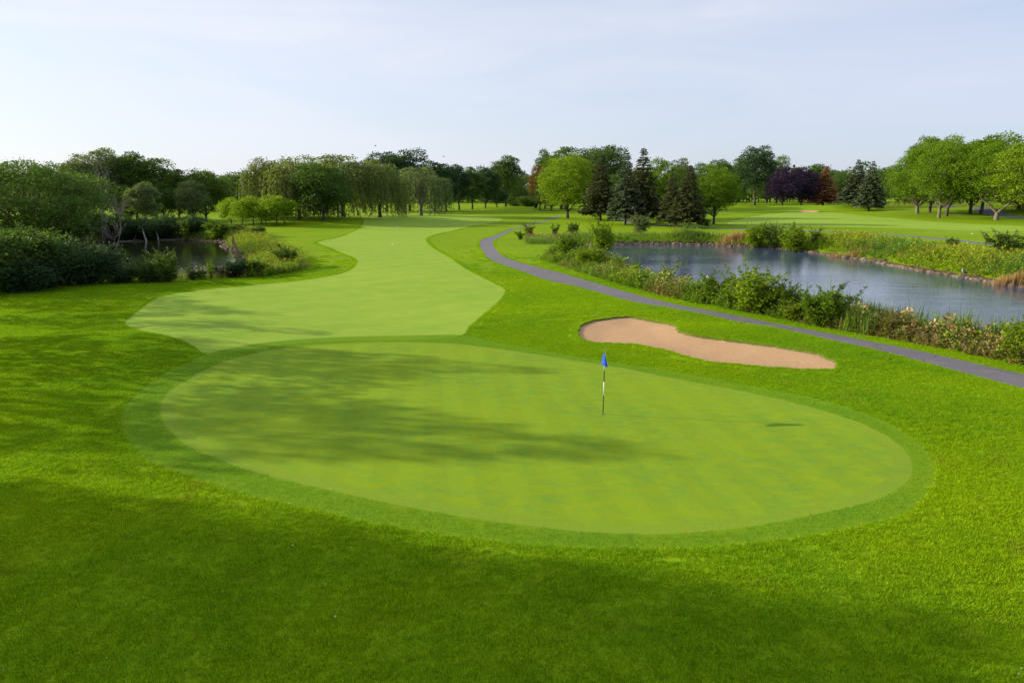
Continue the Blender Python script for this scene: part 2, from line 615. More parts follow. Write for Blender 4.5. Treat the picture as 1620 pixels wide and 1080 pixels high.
def water_mat(name, base, rough, ripple, scale):
    m, N, L, B = new_mat(name)
    B.inputs['Base Color'].default_value = (*base, 1)
    B.inputs['Roughness'].default_value = rough
    B.inputs['IOR'].default_value = 1.5
    B.inputs['Specular IOR Level'].default_value = 0.5
    q = world_pos(N, L, (1.0, 2.2, 1), 0.25)
    n1 = noise(N, L, q, scale, 3, 0.6)
    n2 = noise(N, L, world_pos(N, L, (0.7, 2.0, 1), -0.3), scale * 0.23, 3, 0.5)
    gust = maprange(N, L, noise(N, L, world_pos(N, L, (0.5, 1.4, 1), 0.1), 0.09, 4, 0.6), 0.35, 0.62, 0.25, 1.0)
    mu = N.new('ShaderNodeMath')
    mu.operation = 'MULTIPLY'
    L.new(n1, mu.inputs[0])
    L.new(gust, mu.inputs[1])
    b1 = bump(N, L, n2, ripple, 0.10, None)
    bump(N, L, mu.outputs[0], ripple, 0.10, B, b1)
    return m


M['lake'] = water_mat('lake_water', (0.050, 0.074, 0.130), 0.03, 0.18, 2.2)
M['pond'] = water_mat('pond_water', (0.022, 0.026, 0.012), 0.05, 0.10, 1.2)


def leaf_mat(name, ca, cb, transl=0.3, objvar=0.10):
    m, N, L, B = new_mat(name)
    g = N.new('ShaderNodeNewGeometry')
    oi = N.new('ShaderNodeObjectInfo')
    col = mixrgb(N, L, g.outputs['Random Per Island'], ca, cb)
    tcn = N.new('ShaderNodeTexCoord')
    cl = maprange(N, L, noise(N, L, tcn.outputs['Object'], 0.55, 3), 0.3, 0.7, 0.72, 1.28)
    ov = maprange(N, L, oi.outputs['Random'], 0, 1, 1 - objvar, 1 + objvar)
    mu = N.new('ShaderNodeMath')
    mu.operation = 'MULTIPLY'
    L.new(cl, mu.inputs[0])
    L.new(ov, mu.inputs[1])
    vm = N.new('ShaderNodeVectorMath')
    vm.operation = 'SCALE'
    L.new(col, vm.inputs[0])
    L.new(mu.outputs[0], vm.inputs['Scale'])
    L.new(vm.outputs[0], B.inputs['Base Color'])
    B.inputs['Roughness'].default_value = 0.55
    B.inputs['Specular IOR Level'].default_value = 0.10
    tr = N.new('ShaderNodeBsdfTranslucent')
    tcol = mixrgb(N, L, 1.0, vm.outputs[0], (1.25, 1.35, 0.55), 'MULTIPLY')
    L.new(tcol, tr.inputs['Color'])
    mx = N.new('ShaderNodeMixShader')
    mx.inputs[0].default_value = transl
    L.new(B.outputs[0], mx.inputs[1])
    L.new(tr.outputs[0], mx.inputs[2])
    L.new(mx.outputs[0], N['Material Output'].inputs['Surface'])
    return m


M['leaf_dark'] = leaf_mat('leaf_dark_green', (0.050, 0.100, 0.020), (0.102, 0.170, 0.034), 0.40)
M['leaf_deep'] = leaf_mat('leaf_deep_green', (0.030, 0.066, 0.028), (0.056, 0.104, 0.040), 0.36)
M['leaf_mid'] = leaf_mat('leaf_mid_green', (0.068, 0.125, 0.018), (0.110, 0.170, 0.026), 0.35)
M['leaf_lime'] = leaf_mat('leaf_lime_green', (0.145, 0.240, 0.010), (0.230, 0.320, 0.016), 0.4)
M['leaf_fresh'] = leaf_mat('leaf_fresh_green', (0.090, 0.178, 0.009), (0.160, 0.250, 0.014), 0.42)
M['leaf_grey_haze'] = leaf_mat('leaf_grey_green_haze', (0.115, 0.160, 0.066), (0.185, 0.225, 0.098), 0.38)  # grey-green leaf; also puts slight haze into the pond cottonwoods' colour
M['leaf_willow'] = leaf_mat('leaf_willow', (0.110, 0.145, 0.042), (0.200, 0.230, 0.066), 0.38)
M['leaf_purple'] = leaf_mat('leaf_purple', (0.026, 0.015, 0.046), (0.052, 0.028, 0.075), 0.2)
M['leaf_rust'] = leaf_mat('leaf_rust', (0.240, 0.100, 0.050), (0.350, 0.160, 0.085), 0.3)
M['leaf_russet'] = leaf_mat('leaf_russet', (0.10, 0.075, 0.02), (0.20, 0.11, 0.035), 0.3)
M['leaf_autumn'] = leaf_mat('leaf_autumn', (0.13, 0.15, 0.018), (0.20, 0.19, 0.022), 0.3)
M['needle'] = leaf_mat('spruce_needle', (0.050, 0.068, 0.022), (0.100, 0.108, 0.036), 0.15)
M['needle_blue'] = leaf_mat('spruce_needle_blue', (0.062, 0.095, 0.048), (0.110, 0.140, 0.066), 0.15)


def bark_mat(name, c1, c2):
    m, N, L, B = new_mat(name)
    tcn = N.new('ShaderNodeTexCoord')
    mpn = N.new('ShaderNodeMapping')
    mpn.inputs['Scale'].default_value = (1, 1, 0.25)
    L.new(tcn.outputs['Object'], mpn.inputs['Vector'])
    f = maprange(N, L, noise(N, L, mpn.outputs[0], 9, 5, 0.7), 0.3, 0.7, 0, 1)
    L.new(mixrgb(N, L, f, c1, c2), B.inputs['Base Color'])
    B.inputs['Roughness'].default_value = 0.9
    bump(N, L, f, 0.7, 0.04, B)
    return m


M['bark'] = bark_mat('bark_brown', (0.045, 0.034, 0.024), (0.10, 0.078, 0.055))
M['bark_pale'] = bark_mat('bark_pale', (0.11, 0.09, 0.065), (0.20, 0.17, 0.13))
M['bark_dead'] = bark_mat('bark_dead', (0.24, 0.225, 0.21), (0.42, 0.40, 0.37))
M['bark_grey'] = bark_mat('bark_grey', (0.12, 0.11, 0.10), (0.24, 0.22, 0.20))
M['wood_snag'] = bark_mat('wood_snag', (0.16, 0.10, 0.05), (0.32, 0.22, 0.12))


def tint_mat(name, transl=0.25, rough=0.7):
    m, N, L, B = new_mat(name)
    a = N.new('ShaderNodeVertexColor')
    a.layer_name = 'tint'
    L.new(a.outputs['Color'], B.inputs['Base Color'])
    B.inputs['Roughness'].default_value = rough
    B.inputs['Specular IOR Level'].default_value = 0.2
    tr = N.new('ShaderNodeBsdfTranslucent')
    L.new(mixrgb(N, L, 1.0, a.outputs['Color'], (1.2, 1.25, 0.6), 'MULTIPLY'), tr.inputs['Color'])
    mx = N.new('ShaderNodeMixShader')
    mx.inputs[0].default_value = transl
    L.new(B.outputs[0], mx.inputs[1])
    L.new(tr.outputs[0], mx.inputs[2])
    L.new(mx.outputs[0], N['Material Output'].inputs['Surface'])
    return m


M['weeds'] = tint_mat('weed_foliage')


def plain(name, c, rough=0.5, metal=0.0, spec=0.5):
    m, N, L, B = new_mat(name)
    p = N.new('ShaderNodeTexCoord').outputs['Object']
    f = maprange(N, L, noise(N, L, p, 14, 4), 0.3, 0.7, 0.85, 1.1)
    vm = N.new('ShaderNodeVectorMath')
    vm.operation = 'SCALE'
    vm.inputs[0].default_value = c
    L.new(f, vm.inputs['Scale'])
    L.new(vm.outputs[0], B.inputs['Base Color'])
    B.inputs['Roughness'].default_value = rough
    B.inputs['Metallic'].default_value = metal
    B.inputs['Specular IOR Level'].default_value = spec
    return m


M['white'] = plain('white_paint', (0.8, 0.8, 0.78), 0.4)
M['black'] = plain('black_paint', (0.010, 0.010, 0.011), 0.5, 0.0, 0.2)
M['flag'] = plain('blue_flag_cloth', (0.006, 0.065, 0.52), 0.7, 0.0, 0.2)
M['cup'] = plain('cup_liner', (0.008, 0.008, 0.008), 0.9, 0.0, 0.0)
M['feather_grey'] = plain('grey_feather', (0.16, 0.18, 0.22), 0.8)
M['feather_white'] = plain('white_feather', (0.7, 0.68, 0.62), 0.8)
M['feather_dark'] = plain('dark_feather', (0.03, 0.03, 0.03), 0.8)
M['beak'] = plain('beak_horn', (0.45, 0.28, 0.05), 0.5)
M['siding'] = plain('pale_siding', (0.30, 0.25, 0.21), 0.8)
M['shingle'] = plain('grey_roofing', (0.16, 0.15, 0.15), 0.9)
M['glass'] = plain('dark_glass', (0.02, 0.025, 0.03), 0.1)

# ------------------------------------------------------------------ terrain: one triangulation, split into its surfaces
RNG = np.random.default_rng(11)
pts = []
y = 2.0
while y < 420:
    s = max(0.42, 0.017 * y)
    w = 0.95 * y + 26
    n = int(2 * w / (s * 1.25))
    xs = np.linspace(-w, w, n) + RNG.uniform(-.2, .2, n) * s
    pts.append(np.stack([xs, np.full(n, y) + RNG.uniform(-.2, .2, n) * s], 1))
    y += s
for ring_r, step in ((6, 2), (14, 4), (30, 6), (60, 10), (120, 14)):
    a = np.arange(math.pi, 2 * math.pi, step / ring_r)
    pts.append(np.stack([ring_r * np.cos(a), ring_r * np.sin(a)], 1))
for ring_r in (470, 560, 700, 900, 1300, 2000, 3200, 5000):
    a = np.linspace(0, 2 * math.pi, 90, endpoint=False)
    pts.append(np.stack([ring_r * np.cos(a), ring_r * np.sin(a)], 1))
for poly, offs in ((LAKE, (3.4, 2.5, 1.7, 1.0, 0.4, -0.8, -2.5)), (POND, (3.0, 2.0, 1.0, 0.4, -1)), (BUNKER, (1.2, 0.6, 0.25, -0.07, -0.3, -0.7, -1.3)), (FAR_BUNKER, (-1, -2))):
    for o_ in offs:
        q = offset_poly(poly, o_)
        pts.append(q[::2] if abs(o_) > 0.3 else q)
pts = np.vstack(pts)
GREEN_IN = resample(offset_poly(GREEN, -0.42), 0.3)
LIP = offset_poly(BUNKER, -0.07)
outlines = [HOLE, GREEN_IN, GREEN, FRINGE, FAIRWAY, BUNKER, PATH, FAR_PATH, BACK_ROAD, FAR_BUNKER, TEE, FAIRWAY_B]
P = [pts]
edges = []
off = len(pts)
for o_ in outlines:
    n = len(o_)
    P.append(o_)
    edges += [(off + i, off + (i + 1) % n) for i in range(n)]
    off += n
P = np.vstack(P)
r = delaunay_2d_cdt([Vector(p) for p in P], edges, [], 0, 1e-5, True)
V2 = np.array([tuple(v) for v in r[0]])
TRI = np.array([f for f in r[2] if len(f) == 3], np.int32)
VZ = h(V2[:, 0], V2[:, 1])
far_r = np.hypot(V2[:, 0], V2[:, 1])
VZ = np.where(far_r > 430, 0.0, VZ)
V3 = np.column_stack([V2, VZ])
cx, cy = V2[TRI].mean(1).T
zone = np.zeros(len(TRI), int)
ZONES = [(FAIRWAY_B, 5), (FAIRWAY, 1), (FRINGE, 2), (GREEN, 3), (GREEN_IN, 4), (HOLE, 99), (BUNKER, 6), (PATH, 7), (FAR_PATH, 8), (BACK_ROAD, 9), (FAR_BUNKER, 10), (TEE, 11)]
for poly, zid in ZONES:
    zone[inside(poly, cx, cy)] = zid
shore = np.maximum(sdf(LAKE, cx, cy, 10), sdf(POND, cx, cy, 10))
zone[(zone == 0) & (shore > -1.0)] = 12
zone[(zone == 6) & (sdf(BUNKER, cx, cy, 3) < 0.065)] = 13
NAMES = {0: ('ground', 'rough'), 1: ('fairway', 'fairway'), 2: ('fringe_lawn', 'fringe'), 3: ('collar_lawn', 'collar'), 4: ('putting_green_lawn', 'green'),
         5: ('neighbouring_fairway', 'fairway'), 6: ('bunker_sand', 'sand'), 7: ('cart_path', 'asphalt'), 8: ('lakeside_path', 'asphalt'), 9: ('back_road', 'asphalt'),
         10: ('distant_bunker_sand', 'sand'), 11: ('tee_lawn', 'green'), 12: ('pond_shore', 'mud'), 13: ('bunker_lip_ground', 'soil')}
for zid, (nm, mt) in NAMES.items():
    t = TRI[zone == zid]
    if not len(t):
        continue
    used, inv = np.unique(t, return_inverse=True)
    v = V3[used]
    o = obj(nm, make_mesh(nm, v, inv.reshape(-1, 3), zid != 6), M[mt])
    tag(o, kind='structure')


def water(name, poly, z, mat, grow):
    q = offset_poly(poly, grow)
    rr_ = delaunay_2d_cdt([Vector(p) for p in q], [(i, (i + 1) % len(q)) for i in range(len(q))], [], 1, 1e-5, True)
    v = np.array([(p[0], p[1], z) for p in rr_[0]])
    f = np.array([t for t in rr_[2] if len(t) == 3])
    tag(obj(name, make_mesh(name, v, f), M[mat]), kind='structure')


water('lake_water', LAKE, WATER_Z, 'lake', 0.8)
water('pond_water', POND, POND_Z, 'pond', 0.8)

# ------------------------------------------------------------------ rough grass: blades in small tufts, scattered over the rough near the viewer


def grass_material(name='grass_blade', sky_tint=0.0):
    m, N, L, B = new_mat(name)
    p = world_pos(N, L)
    oi = N.new('ShaderNodeObjectInfo')
    g = N.new('ShaderNodeNewGeometry')
    big = maprange(N, L, noise(N, L, p, 0.105, 4), 0.35, 0.68, 0, 1)
    mid = maprange(N, L, noise(N, L, world_pos(N, L, (1, 1.5, 1), 0.5), 0.66, 5, 0.65), 0.35, 0.68, 0, 0.5)
    cl_ = maprange(N, L, noise(N, L, world_pos(N, L, (1, 2.2, 1), 0.35), 3.2, 4, 0.7), 0.3, 0.7, 0, 0.55)
    col = mixrgb(N, L, big, (0.315, 0.455, 0.004), (0.145, 0.335, 0.010))
    col = mixrgb(N, L, mid, col, (0.330, 0.440, 0.004))
    col = mixrgb(N, L, cl_, col, (0.115, 0.250, 0.006))
    dm = maprange(N, L, noise(N, L, p, 0.55, 6, 0.7), 0.58, 0.78, 0, 0.65)
    col = mixrgb(N, L, dm, col, (0.27, 0.24, 0.03))
    col = mixrgb(N, L, sky_tint, col, (0.190, 0.385, 0.042))
    var = maprange(N, L, g.outputs['Random Per Island'], 0, 1, 0.45, 1.55)
    vm = N.new('ShaderNodeVectorMath')
    vm.operation = 'SCALE'
    L.new(col, vm.inputs[0])
    L.new(var, vm.inputs['Scale'])
    L.new(vm.outputs[0], B.inputs['Base Color'])
    B.inputs['Roughness'].default_value = 0.6
    B.inputs['Specular IOR Level'].default_value = 0.05
    tr = N.new('ShaderNodeBsdfTranslucent')
    L.new(mixrgb(N, L, 1.0, vm.outputs[0], (1.2, 1.3, 0.5), 'MULTIPLY'), tr.inputs['Color'])
    mx = N.new('ShaderNodeMixShader')
    mx.inputs[0].default_value = 0.35
    L.new(B.outputs[0], mx.inputs[1])
    L.new(tr.outputs[0], mx.inputs[2])
    L.new(mx.outputs[0], N['Material Output'].inputs['Surface'])
    return m


M['grass'] = grass_material()
M['fringe_blade'] = grass_material('fringe_blade', 0.5)  # cooler blades: blue skylight of the shaded fringe put into the colour


def tuft_mesh(seed, size, n, hgt, mat='grass'):
    g = np.random.default_rng(seed)
    c = np.column_stack([g.uniform(-size / 2, size / 2, (n, 2)), np.full(n, -0.004)])
    clump = 0.92 + 0.30 * np.sin(c[:, 0] * 17 + seed) * np.cos(c[:, 1] * 15 + seed * 2)
    L_ = hgt * g.uniform(0.55, 1.25, n) * np.clip(clump, 0.55, 1.3)
    th = g.uniform(0, 2 * math.pi, n)
    lean = g.uniform(0.1, 0.9, n)
    ax = np.column_stack([np.cos(th) * np.sin(lean), np.sin(th) * np.sin(lean), np.cos(lean)])
    tb = th + g.normal(math.pi / 2, 0.5, n)
    side = unit(np.column_stack([np.cos(tb), np.sin(tb), np.zeros(n)]))
    W = g.uniform(0.007, 0.014, n)
    v = np.stack([c + side * W[:, None] / 2, c - side * W[:, None] / 2, c + ax * L_[:, None]], 1).reshape(-1, 3)
    me = make_mesh('grass_tuft', v, np.arange(len(v)).reshape(-1, 3))
    me.materials.append(M[mat])
    return me


def scatter(name, label, points, scales, protos, seed=0):
    """one object whose points each carry a copy of one of the given meshes"""
    me = bpy.data.meshes.new(name)
    me.vertices.add(len(points))
    me.vertices.foreach_set('co', np.asarray(points, np.float32).ravel())
    at = me.attributes.new('size', 'FLOAT', 'POINT')
    at.data.foreach_set('value', np.asarray(scales, np.float32))
    o = obj(name, me)
    ng = bpy.data.node_groups.new(name + '_scatter', 'GeometryNodeTree')
    ng.interface.new_socket('Geometry', in_out='INPUT', socket_type='NodeSocketGeometry')
    ng.interface.new_socket('Geometry', in_out='OUTPUT', socket_type='NodeSocketGeometry')
    N, L = ng.nodes, ng.links
    gi, go = N.new('NodeGroupInput'), N.new('NodeGroupOutput')
    gti = N.new('GeometryNodeGeometryToInstance')
    for pm in protos:
        po = bpy.data.objects.new(pm.name, pm)
        oi = N.new('GeometryNodeObjectInfo')
        oi.inputs['Object'].default_value = po
        oi.inputs['As Instance'].default_value = True
        L.new(oi.outputs['Geometry'], gti.inputs[0])
    iop = N.new('GeometryNodeInstanceOnPoints')
    iop.inputs['Pick Instance'].default_value = True
    rv = N.new('FunctionNodeRandomValue')
    rv.data_type = 'FLOAT_VECTOR'
    rv.inputs[0].default_value = (-0.015, -0.015, 0)
    rv.inputs[1].default_value = (0.015, 0.015, 6.283)
    rv.inputs['Seed'].default_value = seed
    na = N.new('GeometryNodeInputNamedAttribute')
    na.data_type = 'FLOAT'
    na.inputs['Name'].default_value = 'size'
    ri = N.new('FunctionNodeRandomValue')
    ri.data_type = 'INT'
    ri.inputs[4].default_value = 0
    ri.inputs[5].default_value = len(protos) - 1
    ri.inputs['Seed'].default_value = seed + 5
    gj = N.new('GeometryNodeJoinGeometry')
    # the prototypes are joined into one list of instances to pick from
    for n_ in list(N):
        if n_.bl_idname == 'GeometryNodeObjectInfo':
            L.new(n_.outputs['Geometry'], gj.inputs[0])
    N.remove(gti)
    L.new(gi.outputs[0], iop.inputs['Points'])
    L.new(gj.outputs[0], iop.inputs['Instance'])
    L.new(ri.outputs[2], iop.inputs['Instance Index'])
    L.new(rv.outputs[0], iop.inputs['Rotation'])
    L.new(na.outputs[0], iop.inputs['Scale'])
    L.new(iop.outputs[0], go.inputs[0])
    md = o.modifiers.new('scatter', 'NODES')
    md.node_group = ng
    return tag(o, label, 'grass', None, 'stuff')


def in_rough(x, y, margin):
    ok = np.ones(len(x), bool)
    for poly in (FRINGE, FAIRWAY, BUNKER, PATH, FAR_PATH):
        d = sdf(poly, x, y, 3)
        ok &= d < -margin
    for poly in (LAKE, POND):
        ok &= sdf(poly, x, y, 6) < -2.2
    return ok


def grass_points(y0, y1, step, margin, rng):
    ys = np.arange(y0, y1, step)
    pl = []
    for yy in ys:
        w = 0.80 * yy + 5
        xs = np.arange(-w, w, step)
        pl.append(np.column_stack([xs, np.full(len(xs), yy)]))
    q = np.vstack(pl)
    q = q + rng.uniform(-.28, .28, q.shape) * step
    return q[in_rough(q[:, 0], q[:, 1], margin)]


g_ = np.random.default_rng(21)
big_p = [tuft_mesh(i, 0.66, 1000, 0.060) for i in range(6)]
a_ = grass_points(6.0, 36, 0.40, 0.32, g_)
obj_pts = np.column_stack([a_, h(a_[:, 0], a_[:, 1])])
scatter('rough_grass', 'short uneven grass of the rough around the green', obj_pts, g_.uniform(0.80, 1.12, len(a_)) * (1.0 + 0.18 * np.sin(a_[:, 0] * 1.9 + 1.3 * np.sin(a_[:, 1] * 1.1)) * np.cos(a_[:, 1] * 2.3)), big_p, 1)
b_ = grass_points(36, 85, 0.60, 0.40, g_)
keep = g_.uniform(0, 1, len(b_)) < 1.0 - 0.97 * sstep(36, 85, b_[:, 1])
b_ = b_[keep]
scatter('far_rough_grass', 'rough grass farther out beside the fairway and path', np.column_stack([b_, h(b_[:, 0], b_[:, 1])]), g_.uniform(1.0, 1.3, len(b_)), big_p, 2)
# the fringe: the same turf kept much shorter
lo, hi = FRINGE.min(0), FRINGE.max(0)
gx, gy = np.meshgrid(np.arange(lo[0], hi[0], 0.19), np.arange(lo[1], hi[1], 0.19))
c_ = np.column_stack([gx.ravel(), gy.ravel()]) + g_.uniform(-.05, .05, (gx.size, 2))
c_ = c_[(sdf(FRINGE, c_[:, 0], c_[:, 1], 3) > 0.09) & (sdf(GREEN, c_[:, 0], c_[:, 1], 3) < -0.09) & (sdf(FAIRWAY, c_[:, 0], c_[:, 1], 3) < 0)]
fringe_p = [tuft_mesh(30 + i, 0.27, 260, 0.018, 'fringe_blade') for i in range(4)]
scatter('fringe_grass', 'short mown grass of the fringe ringing the green', np.column_stack([c_, h(c_[:, 0], c_[:, 1])]), g_.uniform(0.9, 1.1, len(c_)), fringe_p, 4)
# finer tufts that follow the mown edges
small_p = [tuft_mesh(10 + i, 0.14, 42, 0.050) for i in range(3)]
ed = []
for poly in (FRINGE, FAIRWAY, BUNKER, PATH):
    for o_ in (0.03, 0.10, 0.18, 0.26):
        q = resample(offset_poly(poly, o_), 0.09)
        q = q[(q[:, 1] < 60) & (np.abs(q[:, 0]) < 0.8 * q[:, 1] + 4)]
        ed.append(q + g_.normal(0, 0.02, q.shape))
ed = np.vstack(ed)
ef = np.vstack([resample(offset_poly(FAIRWAY, o_), 0.16) for o_ in (0.06, 0.20, 0.36)] + [resample(offset_poly(PATH, o_), 0.2) for o_ in (0.08, 0.25)])
ef = ef[(ef[:, 1] >= 60) & (ef[:, 1] < 150) & (np.abs(ef[:, 0]) < 0.8 * ef[:, 1])]
ed = ed[in_rough(ed[:, 0], ed[:, 1], 0.012)]
ef = ef[in_rough(ef[:, 0], ef[:, 1], 0.02)]
es = np.concatenate([g_.uniform(0.7, 1.25, len(ed)), g_.uniform(1.3, 1.9, len(ef))])
ed = np.vstack([ed, ef])
scatter('edge_grass', 'ragged grass along the mown edges, bunker lip and path', np.column_stack([ed, h(ed[:, 0], ed[:, 1])]), es, small_p, 3)

# ------------------------------------------------------------------ trees: prototypes at nominal size, copied part by part


def curve_pts(a, b, lift, n, rng, wob):
    t = np.linspace(0, 1, n)[:, None]
    p = a * (1 - t) + b * t + np.array([0, 0, 1.0]) * (lift * 4 * t * (1 - t))
    p[1:-1] += rng.normal(0, wob, (n - 2, 3))
    return p


def crown_leaves(centres, radii, per, lsize, rng, flat=0.8, updir=0.5, droop=0.0, spread=1.0):
    V = []
    for c, R_, n in zip(centres, radii, per):
        d = unit(rng.normal(0, 1, (n, 3)))
        d[:, 2] = np.where(d[:, 2] < -0.55, -d[:, 2], d[:, 2])
        rad = R_ * spread * (0.35 + 0.65 * rng.uniform(0, 1, n) ** 0.45) * rng.choice([1.0, 1.0, 1.0, 1.22], n)
        p = c + d * rad[:, None] * np.array([1, 1, flat])
        ax = unit(d * 0.6 + rng.normal(0, 0.7, (n, 3)) + np.array([0, 0, -droop]))
        up = unit(rng.normal(0, 0.8, (n, 3)) + d * 0.5 + np.array([0, 0, updir]))
        side = unit(np.cross(ax, up))
        L_ = lsize * rng.uniform(0.6, 1.35, n)
        v, _ = leaf_quads(p, ax, side, L_, L_ * rng.uniform(0.5, 0.85, n), 0.12)
        V.append(v)
    V = np.vstack(V)
    return V, np.arange(len(V)).reshape(-1, 4)


def broadleaf(seed, H, W, tf=0.22, nclump=26, nleaf=9000, lsize=0.42, top_bias=0.0, egg=1.0, forks=1, crad=0.30, open_=0.0, flat=0.8):
    rng = np.random.default_rng(seed)
    wood = Geo()
    zc, rz = H * (tf + (1 - tf) * (0.5 + top_bias)), H * (1 - tf) * 0.5 * (1 - abs(top_bias))
    cs = []
    tries = 0
    mind = 0.36 * W / nclump ** 0.33 * 1.7
    while len(cs) < nclump and tries < 6000:
        tries += 1
        d = unit(rng.normal(0, 1, 3))
        k = rng.uniform(0.25, 1.0) ** 0.5 * 0.80
        p = np.array([d[0] * W / 2 * k, d[1] * W / 2 * k, d[2] * rz * k])
        # egg shape: narrower towards the top (egg > 1) or broader
        f = 1.0 - (p[2] / rz) * 0.28 * egg
        p[:2] *= f
        p[2] += zc
        if all(np.linalg.norm((p - q) * np.array([1, 1, 1.1])) > mind * rng.uniform(0.75, 1.0) for q in cs):
            cs.append(p)
    cs = np.array(cs)
    R_ = W * crad * rng.uniform(0.55, 1.05, len(cs)) * (26 / nclump) ** 0.33 * 0.8
    # trunk
    r0 = 0.010 * H + 0.009 * W
    bx, by = rng.normal(0, 0.02 * H, 2)
    top = np.array([bx, by, H * (tf + 0.45 * (1 - tf))])
    trunk = curve_pts(np.zeros(3), top, 0, 7, rng, 0.008 * H)
    trunk[0] = (0, 0, -0.5)
    trunk[1, :2] *= 0.4
    rad = r0 * np.array([1.45, 1.05, 0.95, 0.85, 0.7, 0.5, 0.3])
    if forks > 1:
        zf = H * tf * 0.75
        wood.tube(np.array([[0, 0, -0.5], [0, 0, zf * 0.5], [0, 0, zf]]), [r0 * 1.5, r0 * 1.15, r0 * 1.0], 8, False)
        for k in range(forks):
            a = 2 * math.pi * (k + 0.15) / forks + rng.uniform(-.3, .3)
            e = np.array([math.cos(a) * W * 0.24, math.sin(a) * W * 0.24, H * (tf + 0.35 * (1 - tf))])
            wood.tube(curve_pts(np.array([0, 0, zf * 0.9]), e, -0.04 * H, 6, rng, 0.01 * H), r0 * np.linspace(0.75, 0.25, 6), 7)
    else:
        wood.tube(trunk, rad, 9)
    for c, r in zip(cs, R_):
        hd = math.hypot(c[0], c[1])
        z0 = np.clip(c[2] - hd * rng.uniform(0.7, 1.2), H * tf * 0.85, top[2])
        k = z0 / top[2]
        a = np.array([bx * k, by * k, z0])
        if forks > 1:
            a = a + np.array([c[0], c[1], 0]) * 0.35
            a[2] = max(a[2], H * (tf + 0.12))
        rr0 = r0 * rng.uniform(0.28, 0.42) * (1.1 - 0.5 * k)
        wood.tube(curve_pts(a, c, hd * 0.08, 6, rng, 0.012 * W), np.linspace(rr0, rr0 * 0.18, 6), 5)
        for _ in range(3):
            e = c + unit(rng.normal(0, 1, 3)) * r * rng.uniform(0.6, 1.05)
            wood.tube(curve_pts(a * 0.3 + c * 0.7, e, 0, 4, rng, 0.01 * W), np.linspace(rr0 * 0.3, rr0 * 0.08, 4), 4, False)
    wts = R_ ** 2 * (1 - open_ * rng.uniform(0, 1, len(cs)))
    per = np.maximum((nleaf * wts / wts.sum()).astype(int), 20)
    V, Q = crown_leaves(cs, R_, per, lsize, rng, flat)
    return wood.mesh('trunk'), make_mesh('crown', V, Q)


def spruce(seed, H, W, tf=0.08, dens=1.0, lsize=0.5, gaps=0.0):
    rng = np.random.default_rng(seed)
    wood = Geo()
    r0 = 0.012 * H + 0.03
    zt = np.linspace(-0.4, H, 9)
    wood.tube(np.column_stack([rng.normal(0, 0.01 * W, 9), rng.normal(0, 0.01 * W, 9), zt]), r0 * np.linspace(1.25, 0.08, 9), 8)
    V = []
    nl = int(30 * dens)
    for i in range(nl):
        t = max(0.0, (i + rng.uniform(-.3, .3)) / nl)
        z = H * (tf + (1 - tf) * t ** 0.95)
        R_ = W / 2 * max(0.03, (1 - t)) ** 0.95 * (0.9 + 0.1 * math.sin(i * 2.1))
        nb = max(4, int(round((7 + 4 * (1 - t)) * rng.uniform(0.85, 1.1))))
        a0 = rng.uniform(0, 6.28)
        for b in range(nb):
            if rng.uniform() < gaps:
                continue
            a = a0 + 2 * math.pi * b / nb + rng.normal(0, 0.18)
            L_ = R_ * rng.uniform(0.72, 1.12)
            droop = rng.uniform(0.10, 0.38) * (1.15 - t)
            s = np.linspace(0, 1, 6)
            rad_ = s * L_
            zz = z - L_ * droop * (s ** 1.1) + L_ * 0.16 * np.clip(s - 0.62, 0, 1) ** 1.0 * 1.3 + (0.25 * L_ * s if t > 0.85 else 0)
            bp = np.column_stack([np.cos(a) * rad_, np.sin(a) * rad_, zz])
            wood.tube(bp, np.linspace(r0 * 0.22, 0.012, 6), 4, False)
            n = max(6, int(L_ / lsize * 9 * dens))
            u = rng.uniform(0.12, 1.0, n) ** 0.75
            c = np.column_stack([np.interp(u, s, bp[:, k]) for k in range(3)])
            c[:, 2] += rng.normal(-0.03, 0.06, n)
            fw = np.array([math.cos(a), math.sin(a), -droop * 0.6])
            lat = np.array([-math.sin(a), math.cos(a), 0.0])
            sg = rng.choice([-1, 1], n)
            ax = unit(fw[None, :] * rng.uniform(0.3, 0.9, n)[:, None] + lat[None, :] * (sg * rng.uniform(0.2, 0.9, n))[:, None]
                      + np.array([0, 0, -1.0])[None, :] * rng.uniform(-0.1, 0.75, n)[:, None])
            side = unit(np.cross(ax, unit(rng.normal(0, 0.6, (n, 3)) + np.array([0, 0, 1.0]))))
            ll = lsize * rng.uniform(0.6, 1.3, n) * (0.55 + 0.6 * (1 - t))
            v, _ = leaf_quads(c, ax, side, ll, ll * rng.uniform(0.3, 0.5, n), 0.1)
            V.append(v)
    V = np.vstack(V)
    return wood.mesh('trunk'), make_mesh('crown', V, np.arange(len(V)).reshape(-1, 4))


